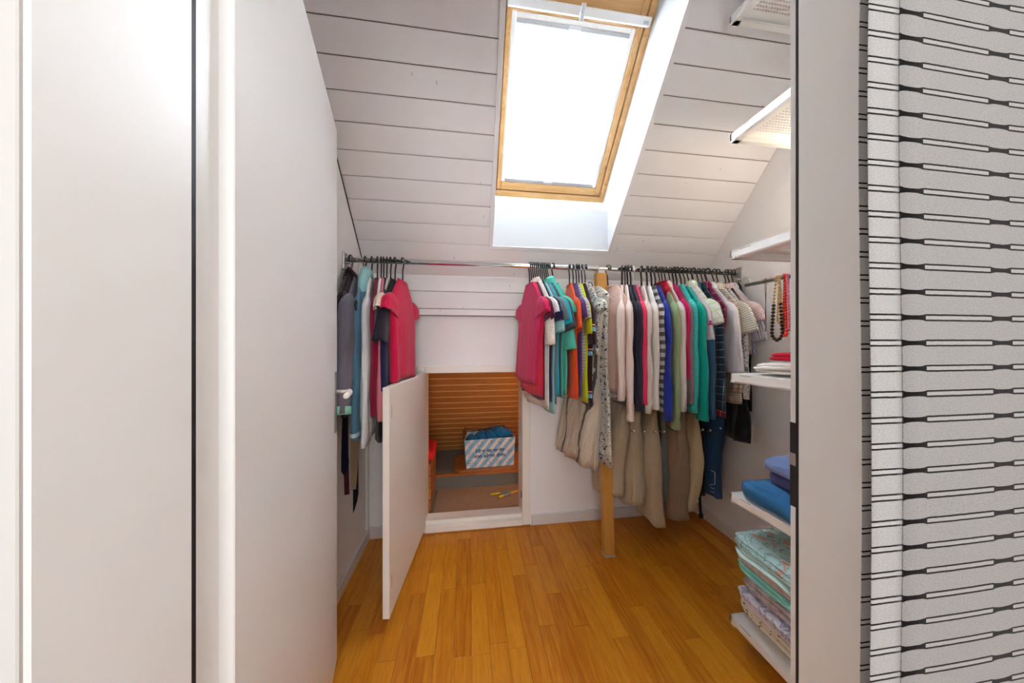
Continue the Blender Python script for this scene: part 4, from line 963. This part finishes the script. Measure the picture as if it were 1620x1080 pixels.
def necklace(label, u, zlow, wy, bead, col, col2=None, frac=.5, cord=None, sp=.011, pend=None):
    y = rod_y(u); root = empty('necklace', (1.35, y, 1.486), label, 'necklace', 'necklaces on the thin rod'); zl = zlow - 1.486
    N = int((2 * abs(zl)) / sp); a1, a2, pts = MB(), MB(), []
    Ls = abs(zl) - wy; tot = 2 * Ls + PI * wy; N = max(8, int(tot / sp))
    for k in range(N + 1):
        d_ = tot * k / N
        if d_ < Ls: q_ = d_ / Ls; p_ = (-wy * (.3 + .7 * q_ ** .6), .008 - (Ls + .008) * q_)
        elif d_ > tot - Ls: q_ = max(0, tot - d_) / Ls; p_ = (wy * (.3 + .7 * q_ ** .6), .008 - (Ls + .008) * q_)
        else: a_ = (d_ - Ls) / wy; p_ = (-wy * math.cos(a_), -Ls - wy * math.sin(a_))
        pts.append((-.012 if d_ < tot / 2 else .008, p_[0], p_[1]))
    for k, p in enumerate(pts):
        t_ = abs(-1 + 2 * k / N); (a1 if (t_ < frac or not col2) else a2).sphere(p, bead if (t_ < frac or not col2) else bead * .75, 8, 5)
    if cord: MB().tube(pts, .0012, 5).build('cord', cord, root)
    else:
        MB().tube(pts, .0008, 4).build('cord', 'cord_brown', root)
        a1.build('beads', col, root, smooth=True)['kind'] = 'stuff'
        if a2.v: a2.build('beads', col2, root, smooth=True)['kind'] = 'stuff'
    # loop over the rod
    MB().tube([(.0118 * math.cos(R(a)), 0, .0118 * math.sin(R(a))) for a in range(-20, 230, 20)], .0012 if not col2 else .003, 6).build('loop', cord or (col2 or col), root, smooth=True)
    if pend: MB().sphere((-.011, 0, zl - .012), .008, 8, 6, (.6, .8, 1.4)).build('pendant', pend, root, smooth=True)
necklace('thin brown cord necklace with a small pendant, leftmost on the thin rod', 1212, 1.17 + .085, .012, .003, 'cord_brown', cord='cord_brown', pend='bead_silver')
necklace('long necklace of dark brown beads with a gold beaded upper half', 1230, 1.215, .032, .0078, 'bead_brown', 'bead_gold', .62, sp=.0145)
necklace('gold fine bead necklace hanging inside the brown one', 1234, 1.29, .018, .005, 'bead_gold', sp=.009)
necklace('fine silver chain between the gold and red necklaces', 1238, 1.30, .006, .002, 'bead_silver', sp=.006)
necklace('red bead necklace near the door frame', 1243, 1.235, .016, .007, 'bead_red', sp=.012)
necklace('pink and white small bead necklace nearest the door frame', 1247, 1.26, .014, .006, 'bead_pink', sp=.010)

# ------------------------------------------------------------------ folded linen
def folded(name, cat, label, x0, x1, y0, y1, z0, h, mat, layers=3, sd=1.0, tilt=0.0, puff=.3, group='folded linen on the shelves', droop=0.0, jag=.012):
    root = empty(name, ((x0 + x1) / 2, (y0 + y1) / 2, z0), label, cat, group); hx, hy = (x1 - x0) / 2, (y1 - y0) / 2
    lh = h / layers; LH = lh * (1.22 if layers > 1 else 1.0)
    for l_ in range(layers):
        rnd = random.Random(int(sd * 100) + l_); ox, oy = rnd.uniform(-jag, jag), rnd.uniform(-jag, jag); nx, ny = 22, 22
        rows = []; uvs = []
        # loop in (x,z) swept along y
        for j in range(ny + 1):
            q = -1 + 2 * j / ny; y = hy * q + oy; sc_y = max(.45, (1 - ((abs(q) - .86) / .14) ** 2)) ** .5 if abs(q) > .86 else 1
            r = []; u = []
            for i in range(nx):
                th = 2 * PI * i / nx; c, s_ = math.cos(th), math.sin(th)
                x = hx * math.copysign(abs(c) ** .30, c); w = math.copysign(abs(s_) ** .45, s_); x *= (1 - .10 * max(0, (abs(q) - .8) / .2) ** 2)
                z = LH * (.5 + .5 * w * sc_y) + l_ * lh
                x += .008 * noise.noise(Vector((y * 6, l_ * 3 + sd, c))) + ox
                n_ = noise.noise(Vector((x * 7, y * 7, sd + l_ * .3)))
                z += puff * lh * .5 * n_ * (1 if w > 0 else .7) + .004 * noise.noise(Vector((x * 25, y * 18, sd * 3 + l_)))
                z += tilt * (y / hy) * (l_ + 1) / layers + droop * max(0, (x + hx) / (2 * hx)) * 0 - droop * (1 - abs(x / hx)) * -1
                r.append((x, y, max(z, 0.0005))); u.append((x + w * .01, y))
            rows.append(r); uvs.append(u)
        mb = MB(); mb.rings(rows, uvs, capA=True, capB=True); mb.build('fold', mat, root, smooth=True)
    return root
zs1 = 1.083
folded('folded_cloth', 'cloth', 'blue folded cloth under the cream one', 1.12, 1.45, .62, .86, zs1, .035, fabric('blue_folded', '#3c5a8c'), 2, 1.3)
folded('folded_cloth', 'cloth', 'cream folded blanket in the middle of the upper pile', 1.075, 1.42, .60, 1.05, zs1 + .012, .042, fabric('cream_folded', '#e6ddd5'), 3, 2.2, tilt=-.012)
folded('folded_cloth', 'cloth', 'folded red cloth on top of the cream blanket', 1.12, 1.40, .60, 1.03, zs1 + .056, .035, fabric('red_folded', '#c30b2c'), 2, 3.1, tilt=-.008)
zs2 = .608
folded('cushion', 'cushion', 'bright blue cushion at the bottom of the cushion pile', 1.045, 1.42, .56, 1.05, zs2, .078, fabric('blue_cushion', '#2f72a8'), 1, 4.2, puff=.5)
folded('cushion', 'cushion', 'violet-blue cushion in the middle of the cushion pile', 1.085, 1.44, .60, 1.00, zs2 + .080, .045, fabric('violet_cushion', '#5f6498'), 1, 4.9, puff=.5)
folded('cushion', 'cushion', 'pale blue-violet cushion on top of the cushion pile', 1.060, 1.42, .56, 1.01, zs2 + .125, .055, fabric('pale_cushion', '#7d92c4'), 1, 5.6, puff=.6)
f('cream_dots', '#e9e2cf', 'dots', '#6d6a50', p=.022); f('white_floral', '#e3e2ea', 'print', '#a9abc9', p=.03); f('grey_floral', '#d5cfce', 'print', '#b6aeb4', p=.04); f('turq_linen', '#8edcd0')
f('pink_grey', '#dcd3d2', 'print', '#d7b5ad', '#b9b9c1', p=.035); f('mint_linen', '#bfe3e0', 'leaf', '#93aeb0', '#d7a899', p=.06); f('pale_mint', '#c7e6e2'); f('pink_strip', '#ece8ec', 'vstripe', '#e2b7c6', p=.08)
pile = [('cream_dots', .042, 'cream dotted pillowcase, lowest of the linen pile'), ('cream_dots', .026, 'thin cream dotted sheet just above the lowest one'), ('pink_strip', .026, 'white sheet with pink stripe in the linen pile'), ('white_floral', .040, 'white and lilac flowered cover in the lower half of the pile'),
        ('grey_floral', .044, 'grey-rose patterned cover in the middle of the linen pile'), ('grey_floral', .036, 'second grey-rose cover below the turquoise sheet'), ('turq_linen', .026, 'turquoise sheet with a corner sticking out of the pile'), ('pink_grey', .032, 'pale cover with pink blotches above the turquoise sheet'),
        ('pale_mint', .028, 'plain pale mint cover, second from the top of the linen pile'), ('mint_linen', .03, 'pale mint cover with large flower print on top of the pile')]
z = .124; rr = random.Random(5)
for i, (mt, h, lab) in enumerate(pile):
    o_ = -.012 + .045 * (i in (0,)) + rr.uniform(-.008, .014)
    if mt == 'turq_linen': o_ = -.026
    folded('bed_linen', 'linen', lab, 1.052 + o_ - .012 * (i > 6), 1.46, .50, 1.065 - o_ * .5 + rr.uniform(-.01, .012), z, h * .97, mt, 2 if h < .03 else 3, i * 1.7 + .4, puff=.35, jag=.010)
    z += h

# ------------------------------------------------------------------ things in the eaves storage
# cardboard box with printed stripes
bp = at_y(741, 741, 2.56); bz = .175
box = empty('cardboard_box', (.172, 2.66, bz), 'white cardboard box with pale blue diagonal stripes, stuffed with blue cloth', 'box', rz=R(4))
t = NT('box_print', '#dfe3e6', 0.7); uv = t.coord('Object'); sep = t.node('ShaderNodeSeparateXYZ'); t.l.new(uv, sep.inputs[0])
dg = t.math('ADD', t.math('MULTIPLY', sep.outputs[0], 1.0), t.math('MULTIPLY', sep.outputs[2], -.85)); dg = t.math('ADD', dg, t.math('MULTIPLY', sep.outputs[1], 1.0))
t.color(t.mix(t.math('LESS_THAN', t.math('FRACT', t.math('DIVIDE', dg, .074)), .56), '#e9ddd6', '#8db9d6')); t.bump(t.noise(uv, 60, 3), .1, .001)
plain('cardboard', '#a5764a', .85, bs=80, bst=.1); plain('box_ink', '#2b4a72', .7)
bw, bd, bh = .212, .12, .235
m = MB(); th = .004
m.prism([(-bw + .015, 0), (bw - .012, 0), (bw, bh), (-bw, bh - .004)], -bd, -bd + th, 1)
m.prism([(-bw + .015, 0), (bw - .012, 0), (bw, bh), (-bw, bh - .004)], bd - th, bd, 1)
m.add([(-bw + .015, -bd, 0), (-bw + .015, bd, 0), (-bw, bd, bh), (-bw, -bd, bh), (-bw + .019, -bd, 0), (-bw + .019, bd, 0), (-bw + .004, bd, bh), (-bw + .004, -bd, bh)], [(0, 1, 2, 3), (4, 5, 6, 7), (3, 2, 6, 7), (0, 3, 7, 4)])
m.add([(bw - .012, -bd, 0), (bw - .012, bd, 0), (bw, bd, bh), (bw, -bd, bh), (bw - .016, -bd, 0), (bw - .016, bd, 0), (bw - .004, bd, bh), (bw - .004, -bd, bh)], [(0, 1, 2, 3), (4, 5, 6, 7), (3, 2, 6, 7), (0, 3, 7, 4)])
m.box(-bw + .015, bw - .012, -bd, bd, 0, .004)
m.build('carton', 'box_print', box)
MB().add([(-bw, bd, bh), (bw - .03, bd, bh + .01), (bw - .06, bd - .07, bh + .07), (-bw + .03, bd - .09, bh + .035)], [(0, 1, 2, 3)]).build('flap', 'cardboard', box).modifiers.new('t', 'SOLIDIFY').thickness = .004
MB().add([(-bw, -bd, bh), (-bw, bd, bh), (-bw + .03, bd, bh + .05), (-bw + .02, -bd + .03, bh + .045)], [(0, 1, 2, 3)]).build('flap', 'cardboard', box).modifiers.new('t', 'SOLIDIFY').thickness = .004
# lettering
def text_mesh(txt, size, mat, parent, loc, rot, name='lettering'):
    c = bpy.data.curves.new(name, 'FONT'); c.body = txt; c.size = size; c.align_x = 'CENTER'; c.extrude = .0004; c.space_line = .95; c.offset = .0012
    o = bpy.data.objects.new(name, c); COL.objects.link(o); bpy.context.view_layer.update()
    me = bpy.data.meshes.new_from_object(o.evaluated_get(bpy.context.evaluated_depsgraph_get())); bpy.data.objects.remove(o)
    me.materials.clear(); me.materials.append(MATS[mat]); q = bpy.data.objects.new(name, me); COL.objects.link(q); q.parent = parent; q.location = loc; q.rotation_euler = rot; return q
text_mesh('Hier ist mehr\nvon allem drin.', .044, 'box_ink', box, (0.0, -bd - .001, .125), (R(90), 0, 0))
# little line drawings
dr = MB()
def doodle(cx, cz, pts): dr.tube([(cx + a * .022, -bd - .001, cz + b * .022) for a, b in pts], .0011, 4)
circ = [(math.cos(R(a)), math.sin(R(a))) for a in range(0, 361, 30)]
for (cx, cz, kind_) in ((-.165, .195, 0), (-.085, .20, 1), (.005, .205, 2), (.085, .205, 3), (.17, .205, 4), (-.155, .115, 5), (.16, .12, 6), (-.165, .045, 3), (-.115, .03, 4), (-.02, .035, 1), (.075, .035, 6), (.155, .04, 2)):
    if kind_ == 0: doodle(cx, cz, [(-.6, -.8), (-.1, 1), (.7, .7), (.3, -1), (-.6, -.8)])
    elif kind_ == 1: doodle(cx, cz, circ); doodle(cx, cz, [(0, 1), (.2, 1.4)])
    elif kind_ == 2: doodle(cx, cz, [(-1, -.8), (1, .8)]); doodle(cx, cz, [(-.2, 1), (.5, -.2)])
    elif kind_ == 3: doodle(cx, cz, [(-1, 0), (-.6, .8), (.3, .9), (1, .2), (.2, -.2), (-1, 0)]); doodle(cx, cz, [(-.2, -.2), (-.3, -1), (.3, -1), (.3, -.1)])
    elif kind_ == 4: doodle(cx, cz, [(-1, .8), (0, 0), (1, .9)]); doodle(cx, cz, [(0, 0), (.1, -1), (-.5, -1.1)])
    elif kind_ == 5: doodle(cx, cz, [(-.7, -.9), (-.7, .7), (0, 1), (.7, .6), (.6, -.9), (-.7, -.9)]); doodle(cx, cz, [(-.7, 0), (.7, 0)])
    else: doodle(cx, cz, [(p[0] * .6 - .5, p[1] * .6) for p in circ]); doodle(cx, cz, [(p[0] * .5 + .5, p[1] * .5 + .2) for p in circ])
dr.build('line_drawing', 'box_ink', box)
# blue cloth stuffed in the box
bc = empty('stuffed_cloth', (.172, 2.66, bz + .14), 'crumpled blue cloth bulging out of the cardboard box', 'cloth', rz=R(4))
f('blue_crumple', '#1d6496'); rr = random.Random(3)
def lump(c, r, sc, mat, parent, sd):
    n, mm = 20, 12; rows = []; uvs = []
    for i in range(mm + 1):
        th = PI * i / mm; r_ = []; u = []
        for j in range(n):
            ph = 2 * PI * j / n; d = Vector((math.sin(th) * math.cos(ph), math.sin(th) * math.sin(ph), math.cos(th)))
            k = 1 + .30 * noise.noise(d * 2.6 + Vector((sd, 0, 0))) - .14 * abs(math.sin(ph * 3.5 + sd + d.z * 2.5)) ** .5 
            r_.append((c[0] + d.x * r * sc[0] * k, c[1] + d.y * r * sc[1] * k, c[2] + d.z * r * sc[2] * k)); u.append((ph * .05, th * .05))
        rows.append(r_); uvs.append(u)
    mb = MB(); mb.rings(rows, uvs); return mb.build('bundle', mat, parent, smooth=True)
for k, (cx, cz, r_) in enumerate(((-.13, .06, .06), (-.06, .075, .07), (.02, .085, .075), (.09, .10, .08), (.15, .095, .062), (.03, .06, .08))): lump((cx, rr.uniform(-.03, .02), cz), r_, (1.1, 1.1, .72), 'blue_crumple', bc, k * 1.9)
# plank under the box
pb = MB().prism([(-.115, 2.54), (-.07, 2.49), (.62, 2.49), (.62, 2.84), (-.06, 2.86), (-.115, 2.80)], .158, .174, 2)
tag(pb.build('shelf_board', 'plank_wood'), 'loose wooden board with cut corners under the cardboard box', 'board')
# crate with red cloth at the left of the storage
cr = empty('wooden_crate', (-.49, 2.32, .045), 'wooden crate edge at the left inside the storage', 'crate')
for k in range(4): MB().box(.225, .238, -.17, .17, .01 + k * .082, .082 + k * .082, .002).build('slat', 'plank_wood', cr)
MB().box(-.19, .225, -.17, -.155, .01, .335, .002).build('side_panel', 'plank_wood', cr); MB().box(-.2, .225, .155, .17, .01, .335, .002).build('side_panel', 'plank_wood', cr)
MB().box(-.2, .225, -.155, .155, 0, .012).build('bottom', 'plank_wood', cr)
rc = folded('folded_cloth', 'cloth', 'bright red cloth lying on the wooden crate inside the storage', -.70, -.245, 2.16, 2.46, .385, .075, 'red_cloth', 1, 8.8, group='cloths in the storage')
# two yellow and grey tent poles / tool handles
plain('yellow_plastic', '#d9b51f', .4); plain('orange_plastic', '#dd9a17', .4); plain('grey_plastic', '#8f9396', .45)
def wand(label, a, b, mats, r=.0085):
    A_, B_ = Vector(a), Vector(b); root = empty('tool_handle', a, label, 'handle', 'tool handles on the carpet'); d = B_ - A_
    for (q0, q1, mt, nm) in mats: MB().tube([d * q0, d * q1], r if nm != 'shaft' else r * .85, 12).build(nm, mt, root, smooth=True)
zc_ = .062
def cp(u, v): r = ray(u, v); t_ = (zc_ - CAMH) / r.z; p = Vector((0, 0, CAMH)) + r * t_; return (p.x, p.y, zc_)
wand('short yellow and silver tool handle lying on the carpet, behind the orange one', cp(776, 782), cp(842, 772), [(0, .22, 'yellow_plastic', 'grip'), (.22, 1, 'grey_plastic', 'shaft')])
wand('orange tool handle with grey band lying on the carpet in front', cp(789, 786), cp(850, 766), [(0, .12, 'yellow_plastic', 'tip'), (.12, .27, 'grey_plastic', 'band'), (.27, 1, 'orange_plastic', 'grip')], .010)

# ------------------------------------------------------------------ lamp fixtures, and a housing for the added hallway fill
lp = empty('clip_lamp', (1.60, .98, 1.93), 'small warm clip lamp on the right wall between two shelves', 'lamp')
MB().box(-.012, -.001, -.03, .03, -.04, .04, .003).build('wall_plate', 'white_metal', lp)
MB().tube([(-.01, 0, 0), (-.07, 0, .035), (-.125, 0, .03)], .005, 8).build('arm', 'white_metal', lp, smooth=True)
MB().tube([(-.125, 0, .045), (-.129, 0, .03), (-.13, 0, .018)], [.012, .018, .020], 14).build('socket', 'white_metal', lp, smooth=True)
sl = empty('storage_lamp', (1.198, 2.30, .92), 'small bare bulb holder on the side wall of the eaves storage', 'lamp')
MB().tube([(0, 0, 0), (-.02, 0, 0)], .035, 16).build('base', 'white_plastic', sl); MB().tube([(-.02, 0, 0), (-.19, 0, 0)], .014, 12).build('socket', 'white_plastic', sl)
hl = empty('fill_light_housing', (.25, -.35, 2.395), 'made-up square housing of the added hallway fill light behind the camera', 'lamp')
MB().box(-.52, .52, -.42, .42, -.03, .005, .004).build('housing', 'white_metal', hl)  # housing made up to carry the added overhead fill
